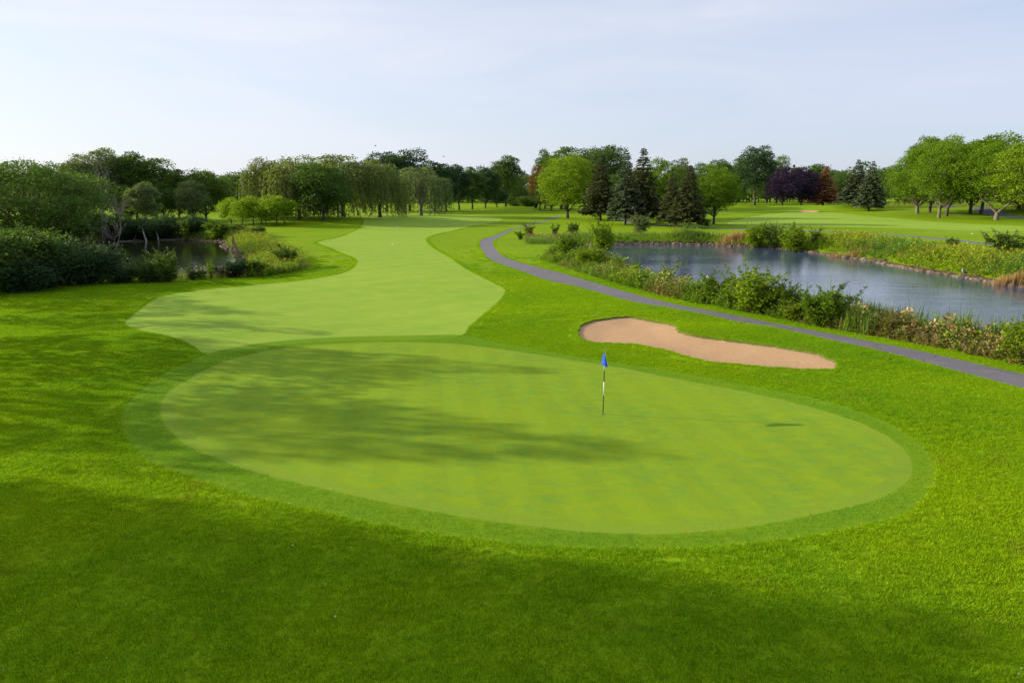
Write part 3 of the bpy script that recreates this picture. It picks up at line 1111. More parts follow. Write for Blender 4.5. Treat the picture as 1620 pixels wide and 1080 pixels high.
def willow(seed, H, W, tf=0.15, nclump=15, strands=420, lsize=0.45, down=0.55):
    rng = np.random.default_rng(seed)
    wood = Geo()
    r0 = 0.02 * H
    cs = []
    while len(cs) < nclump:
        a, k = rng.uniform(0, 6.28), rng.uniform(0.1, 1) ** 0.5
        p = np.array([math.cos(a) * W * 0.36 * k, math.sin(a) * W * 0.36 * k, H * (0.92 - 0.38 * k ** 1.5 * rng.uniform(0.6, 1.3)) - 0.06 * H])
        if all(np.linalg.norm(p - q) > 0.13 * W for q in cs):
            cs.append(p)
    cs = np.array(cs)
    R_ = W * rng.uniform(0.10, 0.17, nclump)
    zf = H * tf
    wood.tube(np.array([[0, 0, -0.5], [0.05, 0, zf * 0.4], [0, 0, zf]]), [r0 * 1.5, r0 * 1.1, r0], 9, False)
    for k in range(3):
        a = 2.1 * k + rng.uniform(0, 1)
        e = np.array([math.cos(a) * W * 0.14, math.sin(a) * W * 0.14, H * 0.55])
        wood.tube(curve_pts(np.array([0, 0, zf * 0.92]), e, 0, 5, rng, 0.01 * H), r0 * np.linspace(0.75, 0.35, 5), 7)
    for c in cs:
        a = np.array([c[0] * 0.3, c[1] * 0.3, min(H * 0.5, c[2] * 0.6)])
        wood.tube(curve_pts(a, c, 0.05 * H, 6, rng, 0.01 * W), r0 * np.linspace(0.4, 0.06, 6), 5)
    per = (3600 * R_ ** 2 / (R_ ** 2).sum()).astype(int)
    V1, _ = crown_leaves(cs, R_, per, lsize * 0.8, rng, 0.8, 0.3, 0.9)
    V = [V1]
    for _ in range(strands):
        i = rng.integers(nclump)
        a, k = rng.uniform(0, 6.28), rng.uniform(0.3, 1.15)
        s0 = cs[i] + np.array([math.cos(a) * R_[i] * k, math.sin(a) * R_[i] * k, R_[i] * 0.3 * rng.uniform(-1, 1)])
        out = unit(np.array([s0[0], s0[1], 0.001]))
        Ls = min(s0[2] - H * 0.03, H * down * rng.uniform(0.35, 1.05))
        n = max(5, int(Ls / lsize * 2.4))
        u = np.sort(rng.uniform(0, 1, n))
        c = s0 + out * (0.05 * W * np.sqrt(u))[:, None] + np.column_stack([rng.normal(0, 0.07, n) + 0.12 * np.sin(u * 4 + a), rng.normal(0, 0.07, n), -u * Ls])
        ax = unit(np.column_stack([rng.normal(0, 0.22, n), rng.normal(0, 0.22, n), -np.ones(n)]))
        th = rng.uniform(0, 6.28, n)
        side = unit(np.cross(ax, np.column_stack([np.cos(th), np.sin(th), np.zeros(n)])))
        ll = lsize * rng.uniform(0.8, 1.6, n)
        v, _ = leaf_quads(c, ax, side, ll, ll * rng.uniform(0.18, 0.3, n), 0.05)
        V.append(v)
    V = np.vstack(V)
    return wood.mesh('trunk'), make_mesh('crown', V, np.arange(len(V)).reshape(-1, 4))


def bare_tree(seed, H, W, lean=0.0, depth_=4):
    rng = np.random.default_rng(seed)
    trunk, limbs = Geo(), Geo()

    def grow(g, p, d, L_, r_, k):
        n = 5
        pts_ = [p]
        for i in range(n - 1):
            d = unit(d + rng.normal(0, 0.13, 3) + np.array([0, 0, 0.05]))
            pts_.append(pts_[-1] + d * L_ / (n - 1))
        g.tube(np.array(pts_), np.linspace(r_, r_ * 0.45, n), 6 if k > 2 else 4)
        if k == 0:
            return
        for _ in range(rng.integers(3, 6)):
            i = rng.integers(1, n)
            dd = unit(d * 0.8 + rng.normal(0, 0.55, 3) + np.array([0, 0, 0.25]))
            grow(limbs, pts_[i], dd, L_ * rng.uniform(0.45, 0.75), max(0.022, r_ * rng.uniform(0.3, 0.5)), k - 1)

    grow(trunk, np.array([0, 0, -0.3]), unit(np.array([lean, 0, 1.0])), H * 0.52, 0.011 * H, depth_)
    return trunk.mesh('trunk'), limbs.mesh('limbs')


def shrub(seed, H, W, stems=9, nleaf=2600, lsize=0.16, upright=0.4, dens_top=0.6):
    """many-stemmed bush: leaves in clumps along stems that fan out from the base, shoots poking out of the outline"""
    rng = np.random.default_rng(seed)
    wood = Geo()
    cs, R_ = [], []
    for k in range(stems):
        a = 2 * math.pi * k / stems + rng.uniform(-.4, .4)
        rr_ = rng.uniform(0.05, 0.42) * W
        top = np.array([math.cos(a) * rr_, math.sin(a) * rr_, H * rng.uniform(0.62, 1.0) * (1 - 0.45 * (rr_ / (0.42 * W)) ** 2 * (1 - upright))])
        base = np.array([math.cos(a) * 0.06 * W, math.sin(a) * 0.06 * W, -0.1])
        p = curve_pts(base, top, 0.03 * H, 6, rng, 0.012 * W)
        wood.tube(p, np.linspace(0.012 * H + 0.012, 0.006, 6), 5, False)
        for t in (0.25, 0.5, 0.75, 0.95):
            i = t * 5
            q = p[int(i)] * (1 - i % 1) + p[min(5, int(i) + 1)] * (i % 1)
            cs.append(q + rng.normal(0, 0.035 * W, 3))
            R_.append(W * (0.19 - 0.12 * t * upright) * rng.uniform(0.5, 1.15) * (0.75 if t < 0.3 else 1))
    cs, R_ = np.array(cs), np.array(R_)
    cs[:, 2] = np.maximum(cs[:, 2], R_ * 0.55)
    per = np.maximum((nleaf * R_ ** 2 / (R_ ** 2).sum()).astype(int), 12)
    V, Q = crown_leaves(cs, R_, per, lsize, rng, 1.0, 0.6)
    # long leafy shoots that break the outline
    sv = []
    for k in range(stems * 4):
        c = cs[rng.integers(len(cs))]
        if c[2] < 0.4 * H:
            continue
        d = unit(np.array([c[0] * 0.7, c[1] * 0.7, H * 0.55]) + rng.normal(0, 0.22 * H, 3))
        L_ = rng.uniform(0.18, 0.42) * H
        e = c + d * L_ * 1.25 + np.array([0, 0, 0.04 * H])
        wood.tube(np.array([c, c + (e - c) * 0.55 + np.array([0, 0, 0.02 * H]), e]), [0.012, 0.008, 0.004], 4, False)
        n = int(26 * (0.12 / lsize) ** 0.5)
        t = rng.uniform(0.25, 1.0, n)
        p = c + (e - c) * t[:, None]
        a = rng.uniform(0, 6.28, n)
        ax = unit(np.column_stack([np.cos(a), np.sin(a), rng.uniform(0.0, 0.9, n)]) + d * 0.5)
        side = unit(np.cross(ax, unit(rng.normal(0, 0.5, (n, 3)) + np.array([0, 0, 1.0]))))
        ll = lsize * rng.uniform(0.9, 1.7, n) * (1.2 - 0.5 * t)
        sv.append(leaf_quads(p, ax, side, ll, ll * 0.5, 0.1)[0])
    V = np.vstack([V] + sv)
    Q = np.arange(len(V)).reshape(-1, 4)
    return wood.mesh('stem'), make_mesh('foliage', V, Q)


PROTO = {}


def mesh_co(me):
    c = np.empty(len(me.vertices) * 3, np.float32)
    me.vertices.foreach_get('co', c)
    return c.reshape(-1, 3)


def proto(kind):
    if kind not in PROTO:
        k, n = kind.split('.')
        n = int(n)
        if k == 'oak':
            PROTO[kind] = (18, 14, *broadleaf(100 + n, 18, 14, 0.11, 40, 16000, 0.40, 0.0, 0.9))
        elif k == 'round':
            PROTO[kind] = (12, 11, *broadleaf(200 + n, 12, 11, 0.09, 40, 15000, 0.32, 0.0, 0.5, crad=0.29))
        elif k == 'tall':
            PROTO[kind] = (20, 11, *broadleaf(300 + n, 20, 11, 0.10, 38, 14000, 0.40, 0.02, 0.7, crad=0.32, open_=0.5))
        elif k == 'column':
            PROTO[kind] = (16, 7, *broadleaf(400 + n, 16, 7, 0.10, 34, 12000, 0.34, 0.0, 0.8, crad=0.34))
        elif k == 'shade':
            PROTO[kind] = (20, 18, *broadleaf(500 + n, 20, 18, 0.12, 58, 26000, 0.36, 0.0, 0.6, forks=1 if n % 2 else 2, crad=0.26))
        elif k == 'airy':
            PROTO[kind] = (16, 9, *broadleaf(1400 + n, 16, 9, 0.18, 22, 2700, 0.36, 0.0, 0.8, crad=0.24, open_=0.8))
        elif k == 'young':
            PROTO[kind] = (5.6, 5.0, *broadleaf(600 + n, 5.6, 5.0, 0.20, 18, 5000, 0.24, 0.0, 0.5, crad=0.31))
        elif k == 'ash':
            PROTO[kind] = (12, 16, *broadleaf(700 + n, 12, 16, 0.16, 60, 34000, 0.22, 0.02, 0.3, forks=3, crad=0.22, open_=0.5, flat=0.7))
        elif k == 'spruce':
            PROTO[kind] = (13, 7, *spruce(800 + n, 13, 7, 0.15, 1.05, 0.60, 0.08))
        elif k == 'willow':
            PROTO[kind] = (16, 13, *willow(900 + n, 16, 13))
        elif k == 'dead':
            PROTO[kind] = (14, 7, *bare_tree(1000 + n, 14, 7, -0.2 if n == 0 else 0.1))
        elif k == 'bush':
            PROTO[kind] = (2.2, 2.4, *shrub(1100 + n, 2.2, 2.2, 13, 4600, 0.115, 0.7))
        elif k == 'thicket':
            PROTO[kind] = (4.0, 6.5, *shrub(1200 + n, 4.0, 6.5, 26, 13500, 0.19, 0.35))
        elif k == 'sapling':
            PROTO[kind] = (2.4, 1.3, *shrub(1300 + n, 2.4, 1.3, 7, 1900, 0.11, 0.9))
        H0, W0, a, b = PROTO[kind]
        co = np.vstack([mesh_co(m_) for m_ in (a, b)])
        H0 = float(np.percentile(co[:, 2], 99.95))
        W0 = float(np.mean([np.percentile(co[:, k], 99.3) - np.percentile(co[:, k], 0.7) for k in (0, 1)]))
        PROTO[kind] = (H0, W0, a, b)
    return PROTO[kind]


def plant(name, cat, kind, leaf, bark, x, y, H, W, rot, label, group=None, tilt=0.0):
    H0, W0, wood, crown = proto(kind)
    e = obj(name, None, None, None, (x, y, hz(x, y)))
    s = W / W0
    e.scale = (s, s, H / H0)
    e.rotation_euler = (0, tilt, rot)
    isbush = wood.name.startswith('stem')
    for nm, me, mt in (('stem' if isbush else 'trunk', wood, bark), ('limbs' if kind.startswith('dead') else 'foliage' if isbush else 'crown', crown, bark if kind.startswith('dead') else leaf)):
        c = bpy.data.objects.new(nm, me)
        if not me.materials:
            me.materials.append(M[mt])
        COL.objects.link(c)
        c.parent = e
        if me.materials[0] != M[mt]:
            c.material_slots[0].link = 'OBJECT'
            c.material_slots[0].material = M[mt]
    tag(e, label, cat, group)
    return e


def seen(px, base, top, wpx, on_ground=True):
    x, y, z = ground(px, base)
    d = depth_of(y)
    # height so that the top reaches the wanted row
    dx, dy, dz = ray(px, top)
    return x, y, CAM_H + dz / dy * y - z, wpx / F * d


TREES = [
    # kind, leaf, bark, column, base row, top row, width, name, label, group
    ('ash.0', 'leaf_dark', 'bark', 62, 398, 254, 205, 'ash_tree', 'spreading dark ash with forked black trunk above the thicket at the left edge', None),
    ('oak.0', 'leaf_autumn', 'bark', -25, 372, 262, 120, 'oak_tree', 'yellowish tree cut by the left edge behind the spreading dark ash', None),
    ('tall.0', 'leaf_grey_haze', 'bark', 140, 352, 243, 70, 'cottonwood_tree', 'tall grey-green cottonwood directly behind the bare dead tree', 'cottonwoods behind the left pond'),
    ('tall.1', 'leaf_grey_haze', 'bark', 186, 350, 234, 66, 'cottonwood_tree', 'tallest ragged cottonwood behind the left pond', 'cottonwoods behind the left pond'),
    ('tall.2', 'leaf_mid', 'bark', 248, 348, 250, 70, 'cottonwood_tree', 'dark round-shouldered cottonwood ending the tall group behind the left pond', 'cottonwoods behind the left pond'),
    ('column.0', 'leaf_grey_haze', 'bark_pale', 231, 357, 288, 46, 'alder_tree', 'small loose tree with pale stem over the far bank of the left pond', None),
    ('column.1', 'leaf_mid', 'bark', 284, 348, 268, 44, 'alder_tree', 'slender mid-green tree just right of the tall cottonwoods', None),
    ('round.0', 'leaf_mid', 'bark', 327, 348, 267, 70, 'maple_tree', 'broad mid-green tree left of the small lime maples', None),
    ('round.1', 'leaf_dark', 'bark', 378, 338, 276, 76, 'maple_tree', 'dark maple in shade behind the small lime maples', None),
    ('round.2', 'leaf_deep', 'bark', 300, 335, 290, 60, 'maple_tree', 'low deep-green tree between the cottonwoods and the small lime maples', None),
    ('willow.0', 'leaf_willow', 'bark', 430, 347, 250, 80, 'willow_tree', 'leftmost weeping willow, rising above the small lime maples', 'weeping willows by the fairway'),
    ('willow.1', 'leaf_willow', 'bark', 474, 346, 246, 104, 'willow_tree', 'weeping willow behind the left side of the round dark maple', 'weeping willows by the fairway'),
    ('willow.2', 'leaf_willow', 'bark', 543, 343, 245, 104, 'willow_tree', 'weeping willow behind the right side of the round dark maple', 'weeping willows by the fairway'),
    ('willow.0', 'leaf_willow', 'bark', 601, 344, 254, 84, 'willow_tree', 'full weeping willow with curtains to the ground beside the fairway end', 'weeping willows by the fairway'),
    ('willow.3', 'leaf_grey_haze', 'bark_pale', 666, 341, 264, 88, 'willow_tree', 'rightmost willow, greyish with a bare pale trunk and short curtains', 'weeping willows by the fairway'),
    ('round.3', 'leaf_dark', 'bark', 512, 349, 256, 82, 'maple_tree', 'round dark maple standing alone on the mound before the willows', None),
    ('column.2', 'leaf_deep', 'bark', 566, 341, 290, 42, 'maple_tree', 'small blackish tree in the gap between two weeping willows', None),
    ('oak.1', 'leaf_deep', 'bark', 612, 335, 240, 74, 'oak_tree', 'left of two tall dark oaks topping the full weeping willow', None),
    ('oak.2', 'leaf_deep', 'bark', 648, 334, 235, 78, 'oak_tree', 'right of two tall dark oaks topping the full weeping willow', None),
    ('column.0', 'leaf_deep', 'bark', 688, 336, 254, 50, 'linden_tree', 'first dark linden right of the greyish willow', 'dark lindens lining the fairway'),
    ('column.1', 'leaf_deep', 'bark', 706, 334, 259, 40, 'linden_tree', 'second dark linden counted rightward from the greyish willow', 'dark lindens lining the fairway'),
    ('column.2', 'leaf_deep', 'bark', 726, 332.5, 260, 38, 'linden_tree', 'third dark linden counted rightward from the greyish willow', 'dark lindens lining the fairway'),
    ('column.0', 'leaf_dark', 'bark', 747, 331, 264, 38, 'linden_tree', 'fourth dark linden counted rightward from the greyish willow', 'dark lindens lining the fairway'),
    ('round.0', 'leaf_deep', 'bark', 768, 330, 262, 46, 'linden_tree', 'broad dark linden that ends the row on the left of the fairway', 'dark lindens lining the fairway'),
    ('round.2', 'leaf_deep', 'bark', 786, 328, 296, 36, 'linden_tree', 'low dark tree at the foot of the tall poplar', None),
    ('tall.1', 'leaf_dark', 'bark', 800, 327, 246, 52, 'poplar_tree', 'tall dark poplar closing the left row before the gap', None),
    ('tall.2', 'leaf_grey_haze', 'bark', 829, 321, 272, 34, 'poplar_tree', 'hazy grey-green tree far off in the gap beyond the path', None),
    ('round.1', 'leaf_mid', 'bark', 842, 323, 290, 32, 'maple_tree', 'small distant tree under the rust-tinged tree by the gap', None),
    ('oak.0', 'leaf_russet', 'bark', 854, 333, 260, 36, 'maple_tree', 'rust-tinged tree half hidden by the bright lime tree', None),
    ('tall.0', 'leaf_dark', 'bark', 862, 330, 236, 36, 'poplar_tree', 'thin dark poplar poking up above the rust-tinged tree', None),
    ('tall.2', 'leaf_dark', 'bark', 888, 331, 232, 62, 'poplar_tree', 'dark poplar directly behind the bright lime tree', None),
    ('oak.2', 'leaf_dark', 'bark', 924, 331, 233, 66, 'oak_tree', 'dark oak behind the gap between bright lime tree and spruces', None),
    ('oak.1', 'leaf_dark', 'bark', 958, 332, 230, 68, 'oak_tree', 'tall dark oak rising behind the leftmost spruce', None),
    ('shade.1', 'leaf_lime', 'bark', 898, 346, 243, 84, 'honey_locust_tree', 'bright lime-green tree standing beside the bend of the path', None),
    ('spruce.0', 'needle', 'bark', 949, 349, 245, 64, 'spruce_tree', 'leftmost spruce, wide and dark to the ground beside the lime tree', 'spruces across the path'),
    ('spruce.1', 'needle_blue', 'bark', 989, 356, 242, 56, 'spruce_tree', 'second spruce from the lime tree, bluish with bare lower trunk', 'spruces across the path'),
    ('spruce.2', 'needle', 'bark', 1014, 354, 235, 66, 'spruce_tree', 'tallest spruce, rising behind the round bush on the lake bank', 'spruces across the path'),
    ('spruce.3', 'needle', 'bark', 1060, 358, 268, 40, 'spruce_tree', 'narrow dark spruce just left of the rightmost spruce', 'spruces across the path'),
    ('spruce.1', 'needle', 'bark', 1087, 361, 262, 60, 'spruce_tree', 'rightmost spruce of the lakeside group, next to the round green maple', 'spruces across the path'),
    ('oak.0', 'leaf_fresh', 'bark', 1042, 345, 250, 62, 'maple_tree', 'fresh green tree showing between tallest and narrow spruce', None),
    ('tall.0', 'leaf_grey_haze', 'bark', 1072, 336, 250, 40, 'poplar_tree', 'sparse grey-green poplar above the rightmost spruces', None),
    ('shade.3', 'leaf_fresh', 'bark', 1129, 355, 260, 74, 'maple_tree', 'round green maple with yellowing top at the end of the spruces', None),
    ('oak.2', 'leaf_dark', 'bark', 1108, 328, 257, 46, 'oak_tree', 'distant dark oak peeping over the round maple on its left', None),
    ('oak.1', 'leaf_dark', 'bark', 1134, 326, 252, 44, 'oak_tree', 'distant dark oak peeping over the round maple on its right', None),
    ('tall.1', 'leaf_deep', 'bark', 1193, 325, 230, 58, 'elm_tree', 'tall dark elm alone on the skyline left of the purple maples', None),
    ('oak.0', 'leaf_dark', 'bark', 1164, 323, 248, 44, 'elm_tree', 'dark tree on the left flank of the tall skyline elm', None),
    ('oak.2', 'leaf_mid', 'bark', 1228, 322, 246, 44, 'elm_tree', 'mid-green tree on the right flank of the tall skyline elm', None),
    ('round.1', 'leaf_purple', 'bark', 1237, 328, 264, 50, 'purple_maple_tree', 'left of the two dark purple maples', 'purple maples'),
    ('round.3', 'leaf_purple', 'bark', 1267, 327.5, 263, 46, 'purple_maple_tree', 'right of the two dark purple maples, beside the rust-brown conifer', 'purple maples'),
    ('oak.1', 'leaf_dark', 'bark', 1291, 321, 259, 34, 'oak_tree', 'dark tree behind and left of the rust-brown conifer', None),
    ('spruce.4', 'leaf_rust', 'bark', 1302, 326.5, 263, 48, 'larch_tree', 'rust-brown dying conifer beside the purple maples', None),
    ('round.0', 'leaf_dark', 'bark', 1330, 322, 272, 44, 'oak_tree', 'low dark tree between the rust-brown conifer and the blue spruces', None),
    ('spruce.2', 'needle_blue', 'bark', 1351, 331, 253, 50, 'spruce_tree', 'left of the two far blue spruces right of the rust-brown conifer', 'far blue spruces'),
    ('spruce.0', 'needle_blue', 'bark', 1374, 332.5, 255, 44, 'spruce_tree', 'right of the two far blue spruces right of the rust-brown conifer', 'far blue spruces'),
    ('oak.0', 'leaf_dark', 'bark', 1398, 324, 266, 50, 'oak_tree', 'dark tree just right of the far blue spruces', None),
    ('round.2', 'leaf_mid', 'bark', 1420, 325, 258, 50, 'oak_tree', 'mid-green tree behind the leftmost big shade tree', None),
    ('tall.1', 'leaf_grey_haze', 'bark', 1452, 330, 216, 52, 'poplar_tree', 'brownish-topped poplar peeping over the leftmost big shade tree', None),
    ('shade.1', 'leaf_fresh', 'bark_pale', 1451, 338, 228, 84, 'shade_tree', 'leftmost of the big sunlit shade trees at the right', 'big shade trees across the lake'),
    ('shade.3', 'leaf_fresh', 'bark_pale', 1485, 345, 222, 84, 'shade_tree', 'big shade tree on the thin pale trunk second from the spruces', 'big shade trees across the lake'),
    ('shade.5', 'leaf_fresh', 'bark', 1497, 342, 214, 84, 'shade_tree', 'tallest big shade tree with dark trunk beside the thin pale trunk', 'big shade trees across the lake'),
    ('oak.1', 'leaf_fresh', 'bark', 1535, 338, 222, 80, 'shade_tree', 'green tree filling the gap left of the forked shade tree', 'big shade trees across the lake'),
    ('shade.2', 'leaf_fresh', 'bark_pale', 1576, 348, 212, 122, 'shade_tree', 'big shade tree with the forked pale trunk by the back road', 'big shade trees across the lake'),
    ('shade.4', 'leaf_lime', 'bark_pale', 1640, 351, 216, 130, 'shade_tree', 'bright shade tree cut by the right edge', 'big shade trees across the lake'),
    ('oak.1', 'leaf_dark', 'bark', -110, 385, 256, 150, 'oak_tree', 'broad oak beyond the left edge carrying on the pond thicket', None),
    ('oak.2', 'leaf_dark', 'bark', -190, 362, 250, 120, 'oak_tree', 'tall oak farther beyond the left edge behind the pond thicket', None),
    ('tall.0', 'leaf_fresh', 'bark', 1470, 336, 217, 62, 'shade_tree', 'ragged tall green tree rising between the first two big shade trees', 'big shade trees across the lake'),
    ('tall.3', 'leaf_fresh', 'bark', 1552, 339, 214, 66, 'shade_tree', 'ragged tall green tree just left of the forked shade tree', 'big shade trees across the lake'),
    ('airy.1', 'leaf_grey_haze', 'bark', 166, 351, 239, 56, 'cottonwood_tree', 'loose thin cottonwood between the first and the tallest cottonwood', 'cottonwoods behind the left pond'),
    ('tall.3', 'leaf_mid', 'bark', 218, 349, 240, 62, 'cottonwood_tree', 'mid-green cottonwood just right of the tallest cottonwood', 'cottonwoods behind the left pond'),
    ('round.3', 'leaf_dark', 'bark', 118, 360, 272, 90, 'maple_tree', 'dark bushy tree between the spreading ash and the dead tree', None),
    ('round.1', 'leaf_mid', 'bark', 205, 352, 292, 60, 'maple_tree', 'low mid-green tree filling in below the tallest cottonwood', None),
    ('round.2', 'leaf_dark', 'bark', 262, 350, 288, 56, 'maple_tree', 'low dark tree below the dark round-shouldered cottonwood', None),
    ('round.0', 'leaf_grey_haze', 'bark', 308, 350, 284, 50, 'maple_tree', 'grey-green low tree left of the broad mid-green tree', None),
    ('oak.2', 'leaf_dark', 'bark', 356, 333, 276, 60, 'oak_tree', 'distant dark oak above the leftmost small lime maple', None),
    ('oak.0', 'leaf_dark', 'bark', 402, 331, 282, 60, 'oak_tree', 'distant dark oak above the middle small lime maples', None),
    ('column.1', 'leaf_deep', 'bark', 640, 337, 268, 40, 'linden_tree', 'blackish tree between the full willow and the greyish willow', None),
    ('column.2', 'leaf_deep', 'bark', 496, 341, 275, 50, 'linden_tree', 'blackish tree behind the round dark maple', None),
    ('round.2', 'leaf_dark', 'bark', 815, 324, 286, 36, 'maple_tree', 'small dark tree right of the tall poplar at the gap', None),
    ('round.3', 'leaf_grey_haze', 'bark', 829, 324, 305, 24, 'maple_tree', 'low grey-green tree hiding most of the far house', None),
    ('round.0', 'leaf_dark', 'bark', 872, 334, 285, 44, 'maple_tree', 'dark low tree in the shade behind the bright lime tree', None),
    ('round.1', 'leaf_dark', 'bark', 970, 340, 276, 46, 'maple_tree', 'dark low tree in the gap between the first two spruces', None),
    ('oak.0', 'leaf_mid', 'bark', 1080, 334, 268, 50, 'maple_tree', 'mid-green tree behind the gap between the last two spruces', None),
    ('round.2', 'leaf_mid', 'bark', 1155, 324, 276, 40, 'maple_tree', 'low mid-green tree right behind the round green maple', None),
    ('round.3', 'leaf_dark', 'bark', 1212, 322, 278, 50, 'maple_tree', 'low dark tree between the skyline elm and the purple maples', None),
    ('oak.2', 'leaf_dark', 'bark', 1315, 320, 268, 46, 'oak_tree', 'dark oak directly behind the rust-brown conifer', None),
    ('round.1', 'leaf_deep', 'bark', 1520, 331, 270, 90, 'maple_tree', 'dark low tree under the canopy of the tallest shade tree', None),
    ('round.0', 'leaf_deep', 'bark', 1610, 337, 272, 110, 'maple_tree', 'dark low tree behind the forked shade tree', None),
    ('round.3', 'leaf_dark', 'bark', 1435, 328, 276, 60, 'maple_tree', 'dark low tree behind the trunk of the leftmost shade tree', None),
    ('round.2', 'leaf_dark', 'bark', 1473, 330, 272, 60, 'maple_tree', 'dark low tree behind the thin pale trunk', None),
]
for i, (kind, lf, bk, px, base, top, w, nm, lab, grp) in enumerate(TREES):
    x, y_, H, W = seen(px, base, top, w)
    plant(nm, 'tree', kind, lf, bk, x, y_, H, W * (0.95 if kind.startswith('spruce') else 1.04), (i * 2.4) % 6.28, lab, grp)['category'] = 'tree'

YOUNG = [(366, 354, 312, 42, 'leftmost small lime maple by the left pond'), (384, 357, 318, 32, 'second small lime maple from the left pond, low and set behind'),
         (401, 356, 309, 44, 'third small lime maple from the left pond, tallest crown of its middle cluster'), (414, 353, 313, 36, 'fourth small lime maple from the left pond, hidden at the back'),
         (421, 357, 316, 34, 'fifth small lime maple from the left pond'), (438, 357, 307, 44, 'sixth small lime maple from the left pond, full and round'),
         (450, 355, 312, 36, 'rightmost small lime maple, beside the leftmost willow')]
for i, (px, base, top, w, lab) in enumerate(YOUNG):
    x, y_, H, W = seen(px, base, top, w)
    plant('young_maple_tree', 'tree', 'young.%d' % (i % 3), 'leaf_lime', 'bark', x, y_, H, W * 1.05, i * 1.3, lab, 'small lime maples')['category'] = 'tree'

for kind, px, base, top, w, rot, lab in (('dead.0', 166, 388, 238, 60, 0.2, 'bare dead tree with grey branches leaning over the left pond'),
                                         ('dead.1', 178, 386, 300, 44, 1.2, 'smaller bare grey tree at the water edge beside the leaning dead tree')):
    x, y_, H, W = seen(px, base, top, w)
    plant('dead_tree', 'tree', kind, 'bark_grey', 'bark_grey', x, y_, H, W, rot, lab, 'dead trees by the left pond')['category'] = 'tree'

# trees standing left of the picture; their long shadows lie across the green and the foreground
for i, (kind, x, y_, H, W, lab) in enumerate((
        ('tall.1', -35.0, 16.4, 14.6, 6.2, 'tree left of the picture shading the near rough'),
        ('tall.2', -31.0, 13.2, 15.0, 7.0, 'wide tree left of the picture shading the near corner'),
        ('airy.2', -40.5, 15.8, 16.5, 6.5, 'tallest tree left of the picture, behind the near shading pair'),
        ('airy.0', -36.5, 25.2, 13.9, 6.8, 'tree left of the picture whose shadow crosses the green'),
        ('airy.1', -36.0, 33.6, 12.8, 4.8, 'slim tree left of the picture shading the back of the green'),
        ('airy.2', -31.0, 29.4, 9.0, 7.0, 'low round tree left of the picture shading the left of the green'),
        ('airy.1', -37.5, 39.6, 9.6, 4.6, 'tree left of the picture shading the fairway front'),
        ('airy.0', -44.0, 48.5, 8.4, 6.0, 'tree left of the picture shading the left rough'),
        ('airy.2', -40.0, 44.0, 8.6, 5.0, 'small tree left of the picture near the left rough'))):
    plant('shade_tree', 'tree', kind, 'leaf_mid', 'bark', x, y_, H, W, i * 1.9, lab, 'trees standing left of the picture')

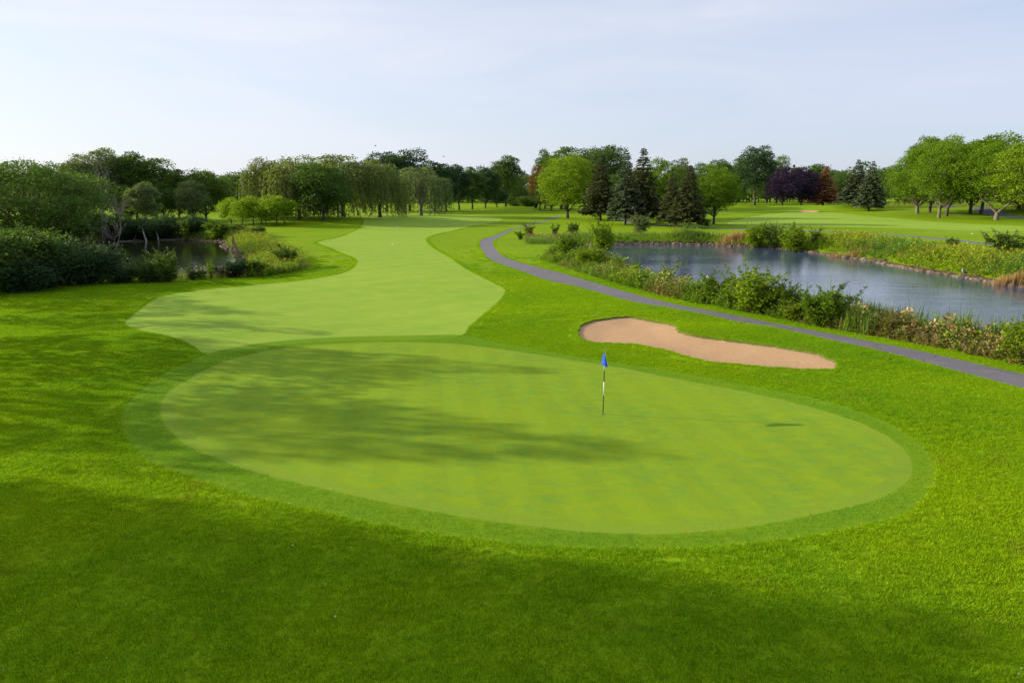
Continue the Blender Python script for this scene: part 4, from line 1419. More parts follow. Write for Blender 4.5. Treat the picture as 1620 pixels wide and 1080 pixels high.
SHRUBS = [
    # kind, leaf, column, base row, top row, width, label
    ('thicket.0', 'leaf_dark', 18, 457, 352, 130, 'tall olive bush at the left edge of the thicket'),
    ('thicket.2', 'leaf_dark', -75, 462, 372, 130, 'bush beyond the left edge where the pond thicket goes on'),
    ('thicket.1', 'leaf_dark', 78, 452, 362, 110, 'second tall bush of the left thicket, under the spreading ash'),
    ('thicket.2', 'leaf_deep', 136, 449, 376, 98, 'broad blackish bush in the middle of the left thicket'),
    ('thicket.0', 'leaf_deep', 45, 460, 400, 100, 'low dark bush at the foot of the left thicket'),
    ('thicket.3', 'leaf_deep', 192, 447, 416, 52, 'low dark bush where the left thicket meets the pond'),
    ('bush.0', 'leaf_mid', 264, 446, 391, 50, 'feathery upright green bush on the near pond bank'),
    ('bush.1', 'leaf_dark', 236, 447, 410, 44, 'dark low bush just left of the feathery upright bush'),
    ('sapling.0', 'leaf_dark', 306, 443, 416, 30, 'thin bush with pond water glinting through it'),
    ('sapling.1', 'leaf_lime', 334, 441, 409, 14, 'bright narrow sapling on the near pond bank'),
    ('sapling.2', 'leaf_mid', 319, 442, 421, 24, 'small leafy sapling left of the bright narrow sapling'),
    ('bush.2', 'leaf_deep', 371, 438, 404, 50, 'dark round bush hiding the foot of the brown snag'),
    ('bush.3', 'leaf_fresh', 402, 436, 406, 40, 'green bush right of the dark round bush by the snag'),
    ('bush.0', 'leaf_dark', 408, 375, 356, 32, 'dark bush on the slope behind the brown snag'),
    ('bush.1', 'leaf_mid', 454, 424, 384, 34, 'dark green bush at the top of the goldenrod slope'),
    ('thicket.0', 'leaf_dark', 112, 378, 322, 90, 'dark bush behind the thicket at the foot of the leaning dead tree'),
    ('thicket.3', 'leaf_dark', 168, 372, 330, 70, 'dark bush behind the dead trees at the left end of the pond'),
    ('thicket.2', 'leaf_mid', 838, 327, 308, 40, 'wild bush growing before the far house'),
    ('thicket.1', 'leaf_dark', 818, 326, 309, 40, 'dark bush at the left end of the far gap'),
    ('thicket.1', 'leaf_deep', 215, 372, 340, 62, 'dark blue-green bush behind the white stumps'),
    ('thicket.2', 'leaf_deep', 258, 372, 336, 66, 'dark bush on the far pond bank right of the white stumps'),
    ('thicket.3', 'leaf_deep', 303, 371, 338, 66, 'dark bush at the middle of the far pond bank'),
    ('sapling.0', 'leaf_lime', 294, 374, 344, 16, 'bright sapling before the dark far bank bushes'),
    ('bush.2', 'leaf_fresh', 345, 374, 343, 36, 'bright green bush at the right end of the far pond bank'),
    ('bush.3', 'leaf_mid', 372, 371, 352, 34, 'small green bush under the leftmost small lime maple'),
    ('sapling.1', 'leaf_autumn', 838, 377, 350, 22, 'reddish-tipped bush inside the bend of the path'),
    ('sapling.2', 'leaf_fresh', 823, 379, 362, 20, 'small bright bush nearest the bend of the path'),
    ('sapling.0', 'leaf_mid', 878, 372, 352, 16, 'small upright bush on the lawn right of the path bend'),
    ('bush.0', 'leaf_mid', 908, 372, 350, 20, 'fan-shaped bush under the bright lime tree'),
    ('bush.1', 'leaf_lime', 955, 383, 338, 38, 'tall green bush at the left end of the far lake bank'),
    ('bush.2', 'leaf_grey_haze', 1013, 370, 333, 30, 'round grey-green bush before the tallest spruce'),
    ('bush.3', 'leaf_lime', 1198, 379, 347, 34, 'first of three bright bushes on the far lake bank'),
    ('bush.0', 'leaf_mid', 1224, 380, 350, 24, 'middle duller one of the three bushes on the far lake bank'),
    ('bush.1', 'leaf_lime', 1259, 384, 350, 44, 'largest bright bush on the far lake bank'),
    ('sapling.1', 'leaf_mid', 1288, 383, 357, 22, 'dark small bush right of the largest bright bush'),
    ('bush.2', 'leaf_dark', 1504, 394, 373, 18, 'lone dark bush beside the lakeside path at the right'),
    ('bush.3', 'leaf_mid', 1588, 404, 361, 44, 'leafy bush at the right edge of the far lake bank'),
    ('bush.0', 'leaf_fresh', 900, 412, 366, 46, 'tall loose bush at the left end of the near lake bank'),
    ('bush.1', 'leaf_lime', 930, 424, 384, 40, 'green bush second from the left end of the near lake bank'),
    ('sapling.0', 'leaf_lime', 975, 436, 402, 22, 'upright sapling against the dark end of the lake'),
    ('sapling.2', 'leaf_lime', 1006, 442, 402, 15, 'slim bright sapling sticking up before the lake'),
    ('sapling.1', 'leaf_lime', 1053, 454, 408, 32, 'pyramid-shaped green sapling before the middle of the lake'),
    ('bush.2', 'leaf_fresh', 1135, 478, 428, 60, 'low bush left of the tallest near lake bush'),
    ('bush.3', 'leaf_lime', 1192, 494, 412, 78, 'tallest bush of the near lake bank with ragged shoots'),
    ('bush.0', 'leaf_fresh', 1238, 500, 440, 52, 'grey-green bush right of the tallest near lake bush'),
    ('bush.1', 'leaf_fresh', 1303, 516, 443, 70, 'dark green bush with reddish tips in the middle of the near bank'),
    ('sapling.0', 'leaf_autumn', 1402, 535, 488, 26, 'thin yellowing sapling before the open lake'),
    ('bush.2', 'leaf_lime', 1258, 508, 470, 46, 'low fresh green bush left of the dark reddish-tipped bush'),
    ('bush.3', 'leaf_lime', 1610, 574, 494, 60, 'tall green bush cut by the right edge on the near bank'),
]
for i, (kind, lf, px, base, top, w, lab) in enumerate(SHRUBS):
    x, y_, H, W = seen(px, base, top, w)
    plant('sapling' if kind.startswith('sap') else 'bush', 'bush', kind, lf, 'bark', x, y_, max(H - hz(x, y_) * 0, 0.5), W * 1.05, i * 1.7, lab, None)

# ------------------------------------------------------------------ low wild growth on the banks: individual stalks, one object per kind of growth


def stalk_template(kind, rng):
    """triangle-free quads and colours of one wild plant about one metre tall"""
    V, C = [], []

    def leaf(c, ax, side, L_, W_, col):
        v, _ = leaf_quads(np.array([c]), np.array([ax]), np.array([side]), np.array([L_]), np.array([W_]), 0.1)
        V.append(v)
        C.append(np.tile(col, (4, 1)))

    if kind in ('weed', 'goldenrod', 'brown', 'fern'):
        n = {'weed': 22, 'goldenrod': 24, 'brown': 24, 'fern': 26}[kind]
        lean = rng.normal(0, 0.12, 2)
        for k in range(n):
            t = rng.uniform(0.08, 1.0)
            a = rng.uniform(0, 6.28)
            c = np.array([lean[0] * t, lean[1] * t, t * 0.95])
            sp = {'weed': 0.9, 'goldenrod': 0.75, 'brown': 0.8, 'fern': 1.1}[kind]
            ax = unit(np.array([math.cos(a) * sp, math.sin(a) * sp, rng.uniform(-0.1, 0.9)]))
            c = c + ax * rng.uniform(0, 0.10)
            side = unit(np.cross(ax, np.array([rng.normal(0, .3), rng.normal(0, .3), 1.0])))
            L_ = rng.uniform(0.14, 0.30) * (1.15 - 0.5 * t)
            base = {'weed': (0.180, 0.295, 0.020), 'goldenrod': (0.225, 0.355, 0.010), 'brown': (0.38, 0.255, 0.120), 'fern': (0.130, 0.250, 0.020)}[kind]
            col = np.array(base) * rng.uniform(0.7, 1.4)
            if kind == 'goldenrod' and t > 0.72:
                col = np.array((0.29, 0.32, 0.014)) * rng.uniform(0.7, 1.25)
            if kind == 'brown' and rng.uniform() < 0.35:
                col = np.array((0.15, 0.18, 0.03)) * rng.uniform(0.7, 1.2)
            leaf(c, ax, side, L_, L_ * rng.uniform(0.3, 0.5), col)
        leaf(np.zeros(3), unit(np.array([lean[0], lean[1], 1.0])), np.array([0.7, 0.7, 0]), 1.0, 0.02, np.array((0.07, 0.075, 0.03)))
    else:
        n = 16
        for k in range(n):
            a = rng.uniform(0, 6.28)
            lean = rng.uniform(0.03, 0.35)
            ax = unit(np.array([math.cos(a) * lean, math.sin(a) * lean, 1.0]))
            side = np.array([-math.sin(a), math.cos(a), 0])
            base = {'reed': (0.115, 0.195, 0.020), 'straw': (0.36, 0.23, 0.10), 'tall_grass': (0.18, 0.205, 0.035)}[kind]
            leaf(np.array([rng.normal(0, .09), rng.normal(0, .09), 0]), ax, side, rng.uniform(0.6, 1.1), rng.uniform(0.018, 0.035), np.array(base) * rng.uniform(0.7, 1.3))
    return np.vstack(V), np.vstack(C)


TEMPL = {k: [stalk_template(k, np.random.default_rng(50 + i)) for i in range(7)] for k in ('weed', 'goldenrod', 'brown', 'fern', 'reed', 'straw', 'tall_grass')}


def growth(name, label, P2, size, kinds, rng):
    """P2 points, size heights, kinds array of template names -> one object"""
    z = h(P2[:, 0], P2[:, 1])
    Vs, Cs = [], []
    for (x, y_), z_, s_, k in zip(P2, z, size, kinds):
        v, c = TEMPL[k][rng.integers(7)]
        a = rng.uniform(0, 6.28)
        ca, sa = math.cos(a), math.sin(a)
        wd = s_ * rng.uniform(0.8, 1.3)
        Vs.append(np.column_stack([(v[:, 0] * ca - v[:, 1] * sa) * wd + x, (v[:, 0] * sa + v[:, 1] * ca) * wd + y_, v[:, 2] * s_ + z_ - 0.02]))
        Cs.append(c * rng.uniform(0.8, 1.2))
    V = np.vstack(Vs)
    me = make_mesh(name, V, np.arange(len(V)).reshape(-1, 4), False, np.vstack(Cs))
    return tag(obj(name, me, M['weeds']), label, 'weeds', None, 'stuff')


def fill(poly, n, rng):
    lo, hi = poly.min(0), poly.max(0)
    out = np.zeros((0, 2))
    while len(out) < n:
        q = rng.uniform(lo, hi, (n * 3, 2))
        out = np.vstack([out, q[inside(poly, q[:, 0], q[:, 1])]])
    return out[:n]


wr = np.random.default_rng(77)


def patchy(P2, scale, ph):
    return 0.5 + 0.5 * np.sin(P2[:, 0] * scale + ph) * np.cos(P2[:, 1] * scale * 1.3 + ph * 1.7) * 0.8 + wr.normal(0, 0.18, len(P2))


# near bank of the lake: band between the mown strip and the water
nb_line = resample(near_w[1:], 0.4, False)
tt = np.gradient(nb_line, axis=0)
tt /= np.hypot(tt[:, 0], tt[:, 1])[:, None]
nv = np.stack([-tt[:, 1], tt[:, 0]], 1)
nv *= np.where(nv[:, 1:2] > 0, 1, -1)
npl = 9000
i_ = wr.integers(0, len(nb_line), npl)
wdt = np.interp(nb_line[i_, 1], [12, 40, 70, 90], [4.0, 4.0, 4.6, 6.5])
o_ = wr.uniform(0.0, 1.0, npl) * wdt
nbp = nb_line[i_] + nv[i_] * o_[:, None] + wr.normal(0, 0.15, (npl, 2))
ok = (sdf(LAKE, nbp[:, 0], nbp[:, 1], 8) < 0.1) & (sdf(PATH, nbp[:, 0], nbp[:, 1], 8) < -1.3)
nbp, o_ = nbp[ok], o_[ok] / wdt[ok]
pv = patchy(nbp, 0.45, 0.3)
kd = np.where(pv > 0.80, 'brown', np.where(pv > 0.45, 'weed', np.where(pv > 0.25, 'fern', 'goldenrod')))
kd = np.where((o_ > 0.6) & (pv < 0.5) & (nbp[:, 1] < 45), 'reed', kd)
# the dry stretch before the open lake
dry_c = np.array(plane_pt(1395, 545))
kd = np.where((np.abs(nbp[:, 0] - dry_c[0]) < 4.5) & (nbp[:, 1] < 38) & (o_ < 0.55) & (wr.uniform(0, 1, len(kd)) < 0.62), 'brown', kd)
sz = wr.uniform(0.6, 1.15, len(nbp)) * (0.90 + 0.28 * np.sin(nbp[:, 0] * 0.8 + nbp[:, 1] * 0.5) + 0.30 * np.sin(nbp[:, 0] * 2.3 + 1.0) * np.cos(nbp[:, 1] * 1.9)) * np.interp(o_, [0, 0.2, 1], [0.5, 1.05, 1.4])
sz = np.where(kd == 'reed', sz * 1.35, sz)
growth('bank_weeds', 'mixed green and brown weeds along the near lake bank', nbp, sz, kd, wr)

# far bank of the lake
fb = resample(catmull(fs_w, 4, False), 0.5, False)
tt = np.gradient(fb, axis=0)
tt /= np.hypot(tt[:, 0], tt[:, 1])[:, None]
nv = np.stack([-tt[:, 1], tt[:, 0]], 1)
nv *= np.where(nv[:, 1:2] > 0, 1, -1)
cand = np.column_stack([wr.uniform(2, 92, 60000), wr.uniform(45, 118, 60000)])
dl = sdf(LAKE, cand[:, 0], cand[:, 1], 14)
cand, dl = cand[(dl < -0.7) & (dl > -10)], dl[(dl < -0.7) & (dl > -10)]
nd = np.full(len(cand), 1e9)
for p in fb[::2]:
    nd = np.minimum(nd, np.hypot(cand[:, 0] - p[0], cand[:, 1] - p[1]))
wide = np.interp(cand[:, 0], [10, 28, 34, 40, 48, 70], [6.5, 5.5, 3.6, 4.6, 7.0, 7.5]) * (1 + 0.22 * np.sin(cand[:, 0] * 0.7))
ok = (nd < wide + 1.5) & (-dl < wide) & (nd < -dl + 2.5) & (sdf(FAR_PATH, cand[:, 0], cand[:, 1], 10) < -0.6)
fbp, o_ = cand[ok], (-dl / wide)[ok]
pick = wr.permutation(len(fbp))[:9000]
fbp, o_ = fbp[pick], o_[pick]
pv = patchy(fbp, 0.22, 1.1)
xx = fbp[:, 0]
kd = np.where(xx > 36, np.where(pv > 0.52, 'goldenrod', np.where(pv > 0.36, 'tall_grass', np.where(pv > 0.2, 'weed', 'fern'))), np.where(pv > 0.7, 'brown', np.where(pv > 0.35, 'weed', 'fern')))
kd = np.where((xx > 24) & (xx < 31) & (o_ < 0.8), 'reed', kd)
sz = wr.uniform(0.6, 1.0, len(fbp)) * np.interp(xx, [10, 24, 27, 31, 36, 44, 80], [1.0, 1.0, 1.9, 1.1, 0.8, 1.7, 2.0])
sz = sz * np.interp(o_, [0, 0.25, 1], [0.45, 0.8, 1.0])
growth('far_bank_weeds', 'weeds and yellow goldenrod along the far lake bank', fbp, sz, kd, wr)

# dry reed clumps on the far shore
for lab, px, n, s_ in (('tan dry reed clump at the far shore below the round maple', 1165, 90, 1.9), ('small straw-coloured reed clump farther right on the far shore', 1352, 70, 1.3),
                       ('straw-coloured grass clump at the right edge of the far shore', 1606, 120, 1.5)):
    b0 = np.array(plane_pt(px, np.interp(px, [p[0] for p in far_shore], [p[1] for p in far_shore]) - 2, WATER_Z))
    p2 = b0 + wr.normal(0, 1, (n, 2)) * np.array([1.6, 0.5])
    e = growth('reed_clump', lab, p2, wr.uniform(0.6, 1.05, n) * s_ * 0.8, np.array(['straw'] * n), wr)
    e['kind'] = 'thing'
    e['category'] = 'reeds'
b0 = np.array(plane_pt(1365, 525))
e = growth('reed_clump', 'grey-green reed clump standing before the open lake on the near bank', b0 + wr.normal(0, 0.5, (70, 2)), wr.uniform(0.9, 1.5, 70), np.array(['reed'] * 70), wr)
e['kind'] = 'thing'
e['category'] = 'reeds'

# slope of goldenrod right of the left pond, and its near and far banks
slope = to_world([(352, 372), (385, 366), (420, 372), (432, 390), (462, 398), (486, 416), (468, 428), (420, 436), (392, 437), (384, 412), (368, 394), (362, 384)], 0)
p2 = fill(slope, 3200, wr)
ok = sdf(POND, p2[:, 0], p2[:, 1], 8) < -0.6
p2 = p2[ok]
pv = patchy(p2, 0.35, 0.9)
growth('goldenrod_slope', 'yellow-green goldenrod covering the slope right of the left pond', p2, wr.uniform(0.6, 1.25, len(p2)),
       np.where(pv > 0.22, 'goldenrod', np.where(pv > 0.05, 'weed', 'tall_grass')), wr)
nbk = resample(to_world([(-40, 470), (0, 463), (40, 456), (90, 452), (150, 449), (230, 447), (300, 443), (345, 439), (400, 436), (460, 428)], 0), 0.3, False)
i_ = wr.integers(0, len(nbk), 1100)
p2 = nbk[i_] + np.column_stack([wr.normal(0, 0.4, 1100), wr.uniform(0.2, 4.5, 1100)])
p2 = p2[sdf(POND, p2[:, 0], p2[:, 1], 8) < 0]
pv = patchy(p2, 0.4, 2.2)
growth('pond_bank_weeds', 'shaded weeds between the left lawn and the pond thicket', p2, wr.uniform(0.4, 0.95, len(p2)), np.where(pv > 0.6, 'brown', np.where(pv > 0.3, 'weed', 'fern')), wr)
fpb = resample(to_world([(120, 377), (200, 374), (300, 375), (345, 378)], 0), 0.5, False)
i_ = wr.integers(0, len(fpb), 700)
p2 = fpb[i_] + np.column_stack([wr.normal(0, 0.4, 700), wr.uniform(-2.0, 6, 700)])
p2 = p2[sdf(POND, p2[:, 0], p2[:, 1], 8) < -0.8]
growth('pond_far_weeds', 'dark weeds along the far bank of the left pond', p2, wr.uniform(0.6, 1.3, len(p2)), np.where(patchy(p2, .3, 1) > .3, 'fern', 'weed'), wr)
# embankment growth behind the big shade trees
emb = to_world([(1390, 330), (1480, 333.5), (1560, 338), (1680, 345), (1680, 338), (1560, 331), (1390, 325.5)], 0)
p2 = fill(emb, 1500, wr)
growth('embankment_weeds', 'rough weeds on the embankment behind the big shade trees', p2, wr.uniform(1.0, 2.6, len(p2)), np.where(patchy(p2, .12, .4) > .5, 'goldenrod', np.where(patchy(p2, .2, 2) > .6, 'brown', 'weed')), wr)

# ------------------------------------------------------------------ stones along the waterlines


def stones(name, label, line, n, spread, smin, smax, zoff, rng):
    ico_v = np.array([(0, 0, 1), (.89, 0, .45), (.28, .85, .45), (-.72, .53, .45), (-.72, -.53, .45), (.28, -.85, .45), (.72, .53, -.45), (-.28, .85, -.45), (-.89, 0, -.45), (-.28, -.85, -.45), (.72, -.53, -.45), (0, 0, -1)])
    ico_f = np.array([(0, 1, 2), (0, 2, 3), (0, 3, 4), (0, 4, 5), (0, 5, 1), (1, 6, 2), (2, 7, 3), (3, 8, 4), (4, 9, 5), (5, 10, 1), (6, 7, 2), (7, 8, 3), (8, 9, 4), (9, 10, 5), (10, 6, 1), (6, 11, 7), (7, 11, 8), (8, 11, 9), (9, 11, 10), (10, 11, 6)])
    i = rng.integers(0, len(line), n)
    p = line[i] + rng.normal(0, 0.15, (n, 2)) + np.column_stack([np.zeros(n), rng.uniform(0, spread, n)])
    z = h(p[:, 0], p[:, 1]) + zoff
    V, Fc, Cc = [], [], []
    for k in range(n):
        s_ = rng.uniform(smin, smax) * (2.0 if rng.uniform() < 0.06 else 1)
        v = ico_v * rng.uniform(0.7, 1.25, (12, 3)) * s_ * np.array([1, 1, 0.7])
        a = rng.uniform(0, 6.28)
        v = np.column_stack([v[:, 0] * math.cos(a) - v[:, 1] * math.sin(a), v[:, 0] * math.sin(a) + v[:, 1] * math.cos(a), v[:, 2]])
        V.append(v + np.array([p[k, 0], p[k, 1], z[k]]))
        Fc.append(ico_f + 12 * k)
        Cc.append(np.tile(np.array(rng.choice([0, 1, 2]) == np.arange(3)).astype(float) @ np.array([(0.125, 0.092, 0.060), (0.17, 0.135, 0.10), (0.075, 0.055, 0.036)]) * rng.uniform(0.7, 1.3), (12, 1)))
    me = make_mesh(name, np.vstack(V), np.vstack(Fc), False, np.vstack(Cc))
    return tag(obj(name, me, M['stone']), label, 'stones', None, 'stuff')


M['stone'] = tint_mat('shore_stone', 0.0, 0.9)
sr = np.random.default_rng(9)
stones('shore_stones', 'brown stones lining the far shore of the lake', fb, 3200, 1.3, 0.08, 0.24, 0.03, sr)
pf = resample(to_world([(160, 381), (200, 378.5), (248, 378.5), (295, 380), (322, 381.5), (343, 382.5), (359, 385), (350, 391), (362, 395), (376, 405), (381, 412)], POND_Z), 0.4, False)
stones('pond_stones', 'grey stones and debris on the left pond shore', pf, 1100, 1.3, 0.06, 0.20, 0.03, sr)

# ------------------------------------------------------------------ snags and logs at the left pond


def snag(name, label, px, base, top, r0, lean, mat, zb, jag=True):
    x, y_ = plane_pt(px, base, zb)
    d = depth_of(y_, zb)
    H = (base - top) / F * d
    rg = np.random.default_rng(int(px))
    g = Geo()
    n, sd = 9, 10
    t = np.linspace(0, 1, n)
    c = np.column_stack([lean * H * t ** 1.2, 0.05 * H * t, t * H]) + np.column_stack([rg.normal(0, 0.02, n), rg.normal(0, 0.02, n), np.zeros(n)])
    c[0, 2] = -0.6
    rad = r0 * (1.25 - 0.65 * t)
    a = np.linspace(0, 2 * math.pi, sd, endpoint=False)
    ring = c[:, None, :] + (rad[:, None] * (1 + 0.16 * rg.normal(0, 1, (n, sd))))[:, :, None] * np.stack([np.cos(a), np.sin(a), 0 * a], -1)[None]
    if jag:
        ring[-1, :, 2] += rg.uniform(-0.05, 0.28, sd) * H * 0.5
        ring[-1, :, :2] = c[-1, :2] + (ring[-1, :, :2] - c[-1, :2]) * 0.6
    V = ring.reshape(-1, 3)
    i = np.arange(n - 1)[:, None] * sd
    j = np.arange(sd)[None]
    Q = np.stack([i + j, i + (j + 1) % sd, i + sd + (j + 1) % sd, i + sd + j], -1).reshape(-1, 4)
    V = np.vstack([V, c[-1:] - [0, 0, 0.1]])
    jj = np.arange(0, sd, 2)
    Q = np.vstack([Q, np.stack([(n - 1) * sd + jj, (n - 1) * sd + (jj + 1) % sd, (n - 1) * sd + (jj + 2) % sd, np.full(len(jj), n * sd)], -1)])
    g.add(V, Q)
    for k in range(2):
        zz = H * rg.uniform(0.35, 0.8)
        aa = rg.uniform(0, 6.28)
        p0 = np.array([lean * zz, 0, zz])
        g.tube(np.array([p0, p0 + [math.cos(aa) * r0 * 2, math.sin(aa) * r0 * 2, r0 * 1.2]]), [r0 * 0.3, r0 * 0.12], 5)
    tag(obj(name, g.mesh(name), M[mat], None, (x, y_, zb)), label, 'dead stump')


snag('broken_snag', 'broken brown tree snag standing at the left pond shore', 376, 409, 373, 0.22, -0.18, 'wood_snag', POND_Z)
snag('broken_stub', 'short dark leaning stub in the goldenrod right of the brown snag', 398, 404, 396, 0.10, 0.35, 'wood_snag', 0.0)
snag('pale_stump', 'taller white stump standing in the left pond', 231, 381, 362, 0.13, -0.22, 'bark_dead', POND_Z)
snag('pale_stump', 'shorter pointed white stump standing in the left pond', 251, 380, 366, 0.10, -0.15, 'bark_dead', POND_Z)
for k, (px, py, ln, az, lab) in enumerate(((272, 379, 5.0, 0.05, 'long grey log lying on the far shore of the left pond'), (205, 381, 3.6, 0.4, 'fallen branch in the shade below the leaning dead tree'), (305, 379.5, 3.0, -0.15, 'short dark log at the middle of the far pond shore'))):
    x, y_ = plane_pt(px, py, POND_Z + 0.1)
    g = Geo()
    t = np.linspace(-.5, .5, 6)
    g.tube(np.column_stack([t * ln * math.cos(az), t * ln * math.sin(az), 0.05 * np.sin(t * 7) + 0.06]), [0.08, 0.09, 0.085, 0.07, 0.06, 0.035], 8)
    g.tube(np.array([[ln * 0.1, 0, 0.1], [ln * 0.2, 0.1, 0.6], [ln * 0.22, 0.1, 0.9]]), [0.05, 0.035, 0.015], 5)
    tag(obj('fallen_log', g.mesh('fallen_log'), M['bark_pale'], None, (x, y_ + 0.4, max(hz(x, y_ + 0.4), POND_Z))), lab, 'log')

# ------------------------------------------------------------------ flagstick in its cup
fz = hz(CUP[0], CUP[1])
fs = obj('flagstick', None, None, None, (CUP[0], CUP[1], fz))
tag(fs, 'black and white golf flagstick with blue flag standing on the green', 'flagstick')


def lathe(profile, sides=16):
    g = Geo()
    a = np.linspace(0, 2 * math.pi, sides, endpoint=False)
    pr = np.asarray(profile, float)
    V = np.stack([pr[:, 0][:, None] * np.cos(a), pr[:, 0][:, None] * np.sin(a), np.repeat(pr[:, 1][:, None], sides, 1)], -1).reshape(-1, 3)
    i = np.arange(len(pr) - 1)[:, None] * sides
    j = np.arange(sides)[None]
    g.add(V, np.stack([i + j, i + (j + 1) % sides, i + sides + (j + 1) % sides, i + sides + j], -1).reshape(-1, 4))
    return g


POLE_H = 2.14
for z0, z1, mt in ((-0.12, 0.64, 'black'), (0.64, 1.11, 'white'), (1.11, 1.49, 'black'), (1.49, POLE_H - 0.03, 'white')):
    obj('pole_section', lathe([(0.0005, z0), (0.0155, z0), (0.0150, z1), (0.0005, z1)], 12).mesh('pole_section'), M[mt], fs)
obj('pole_cap', lathe([(0.0005, POLE_H - 0.03), (0.0165, POLE_H - 0.028), (0.0165, POLE_H - 0.012), (0.0005, POLE_H - 0.004)], 12).mesh('pole_cap'), M['white'], fs)
# the cloth hangs limp: hoist along the pole, the fly end falls in folds to both sides
nu, nv_ = 25, 15
U, Vv = np.meshgrid(np.linspace(0, 1, nu), np.linspace(0, 1, nv_))
th = 2.25 * np.sin(U * math.pi * 1.55)
fall = U ** 0.9
sx = -0.185 * np.sin(U * math.pi * 0.5) * (0.18 + 0.82 * Vv) + 0.20 * np.clip(U - 0.5, 0, 1) * 2.4 * Vv
sy = -0.022 - 0.36 * U * (0.25 + 0.75 * Vv) + 0.05 * np.sin(U * 9.5 + 3.4) * Vv * np.clip(U * 3, 0, 1)
sz = POLE_H + 0.015 - 0.33 * Vv - 0.13 * fall * (0.35 + 0.65 * Vv)
Vf = np.stack([sx, sy, sz], -1).reshape(-1, 3)
ii = np.arange(nv_ - 1)[:, None] * nu + np.arange(nu - 1)[None]
fm = make_mesh('flag_cloth', Vf, np.stack([ii, ii + 1, ii + nu + 1, ii + nu], -1).reshape(-1, 4), True)
fc = obj('flag_cloth', fm, M['flag'], fs)
sm = fc.modifiers.new('thickness', 'SOLIDIFY')
sm.thickness = 0.003
# small white swoosh mark printed on the cloth, following its surface
mk = []
for k in range(9):
    t = k / 8
    u_, v_ = 0.30 + 0.26 * t, 0.42 - 0.10 * math.sin(t * 3.1) + 0.05 * t
    wv = 0.045 * math.sin(0.35 + t * 2.6)
    for s_ in (-1, 1):
        fu, fv = u_ * (nu - 1), (v_ + s_ * wv) * (nv_ - 1)
        i0, j0 = int(fu), int(fv)
        G_ = Vf.reshape(nv_, nu, 3)
        p = (G_[j0, i0] * (1 - fu % 1) + G_[j0, i0 + 1] * (fu % 1)) * (1 - fv % 1) + (G_[j0 + 1, i0] * (1 - fu % 1) + G_[j0 + 1, i0 + 1] * (fu % 1)) * (fv % 1)
        mk.append(p + np.array([0, -0.007, 0]))
mk = np.array(mk)
obj('flag_mark', make_mesh('flag_mark', mk, np.array([(2 * k, 2 * k + 2, 2 * k + 3, 2 * k + 1) for k in range(8)])), M['white'], fc)
cup = obj('golf_cup', lathe([(0.0005, -0.16), (0.056, -0.16), (0.0565, -0.025), (0.085, -0.024), (0.085, -0.16)], 20).mesh('golf_cup'), M['cup'], None, (CUP[0], CUP[1], fz))
tag(cup, 'dark round golf cup sunk in the green at the foot of the flagstick', 'golf cup')

# ------------------------------------------------------------------ small things on the course
x, y_, z_ = ground(629.5, 367.5)
mp_ = obj('marker_post', None, None, None, (x, y_, z_))
tag(mp_, 'striped black and white marker post in the middle of the far fairway', 'marker post')
for k in range(6):
    z0, z1 = 0.2 * k, 0.2 * (k + 1)
    obj('post_band', lathe([(0.0005, z0), (0.055, z0), (0.055, z1), (0.0005, z1 + (0.02 if k == 5 else 0))], 10).mesh('post_band'), M['white' if k % 2 == 0 else 'black'], mp_)
x, y_, z_ = ground(621.5, 387)
pl = obj('yardage_plate', lathe([(0.0005, 0.0), (0.12, 0.0), (0.12, 0.06), (0.09, 0.10), (0.0005, 0.11)], 14).mesh('yardage_plate'), M['white'], None, (x, y_, z_))
tag(pl, 'low round white yardage marker lying on the fairway before the striped post', 'marker')
for px, py, lab in ((1538, 370.5, 'left white tee marker ball on the far tee beyond the lake'), (1579, 369.5, 'right white tee marker ball on the far tee beyond the lake')):
    x, y_, z_ = ground(px, py)
    a = np.linspace(-1.45, 1.45, 8)
    b = obj('tee_marker', lathe([(0.085 * math.cos(t), 0.075 + 0.085 * math.sin(t)) for t in a], 12).mesh('tee_marker'), M['white'], None, (x, y_, z_))
    tag(b, lab, 'tee marker')
# dark leaning board by the path and a small post beyond it
x, y_, z_ = ground(848, 331)
sb = obj('course_sign', None, None, None, (x, y_, z_))
tag(sb, 'small dark tilted board beside the lawn left of the bright lime tree', 'sign')
g = Geo()
bx_ = np.array([(-.45, -.05, 0), (.45, -.05, 0), (.45, .05, 0), (-.45, .05, 0), (-.45, -.05, 1.5), (.45, -.05, 1.5), (.45, .05, 1.5), (-.45, .05, 1.5)])
bq_ = np.array([(0, 3, 2, 1), (4, 5, 6, 7), (0, 1, 5, 4), (1, 2, 6, 5), (2, 3, 7, 6), (3, 0, 4, 7)])
g.add(bx_, bq_)
brd = obj('board', g.mesh('board', False), M['black'], sb, (-0.3, 0, 0.45))
brd.rotation_euler = (0, 0.5, 0)
for dx in (-0.25, 0.25):
    obj('leg', lathe([(0.0005, -0.1), (0.04, -0.1), (0.04, 0.9), (0.0005, 0.9)], 8).mesh('leg'), M['bark'], sb, (dx, 0.12, 0))
x, y_, z_ = ground(827, 326.5)
tag(obj('wooden_post', lathe([(0.0005, -0.1), (0.16, -0.1), (0.15, 0.95), (0.09, 1.05), (0.0005, 1.07)], 10).mesh('wooden_post'), M['black'], None, (x, y_, z_)), 'small dark post far off on the lawn in the gap between the trees', 'post')

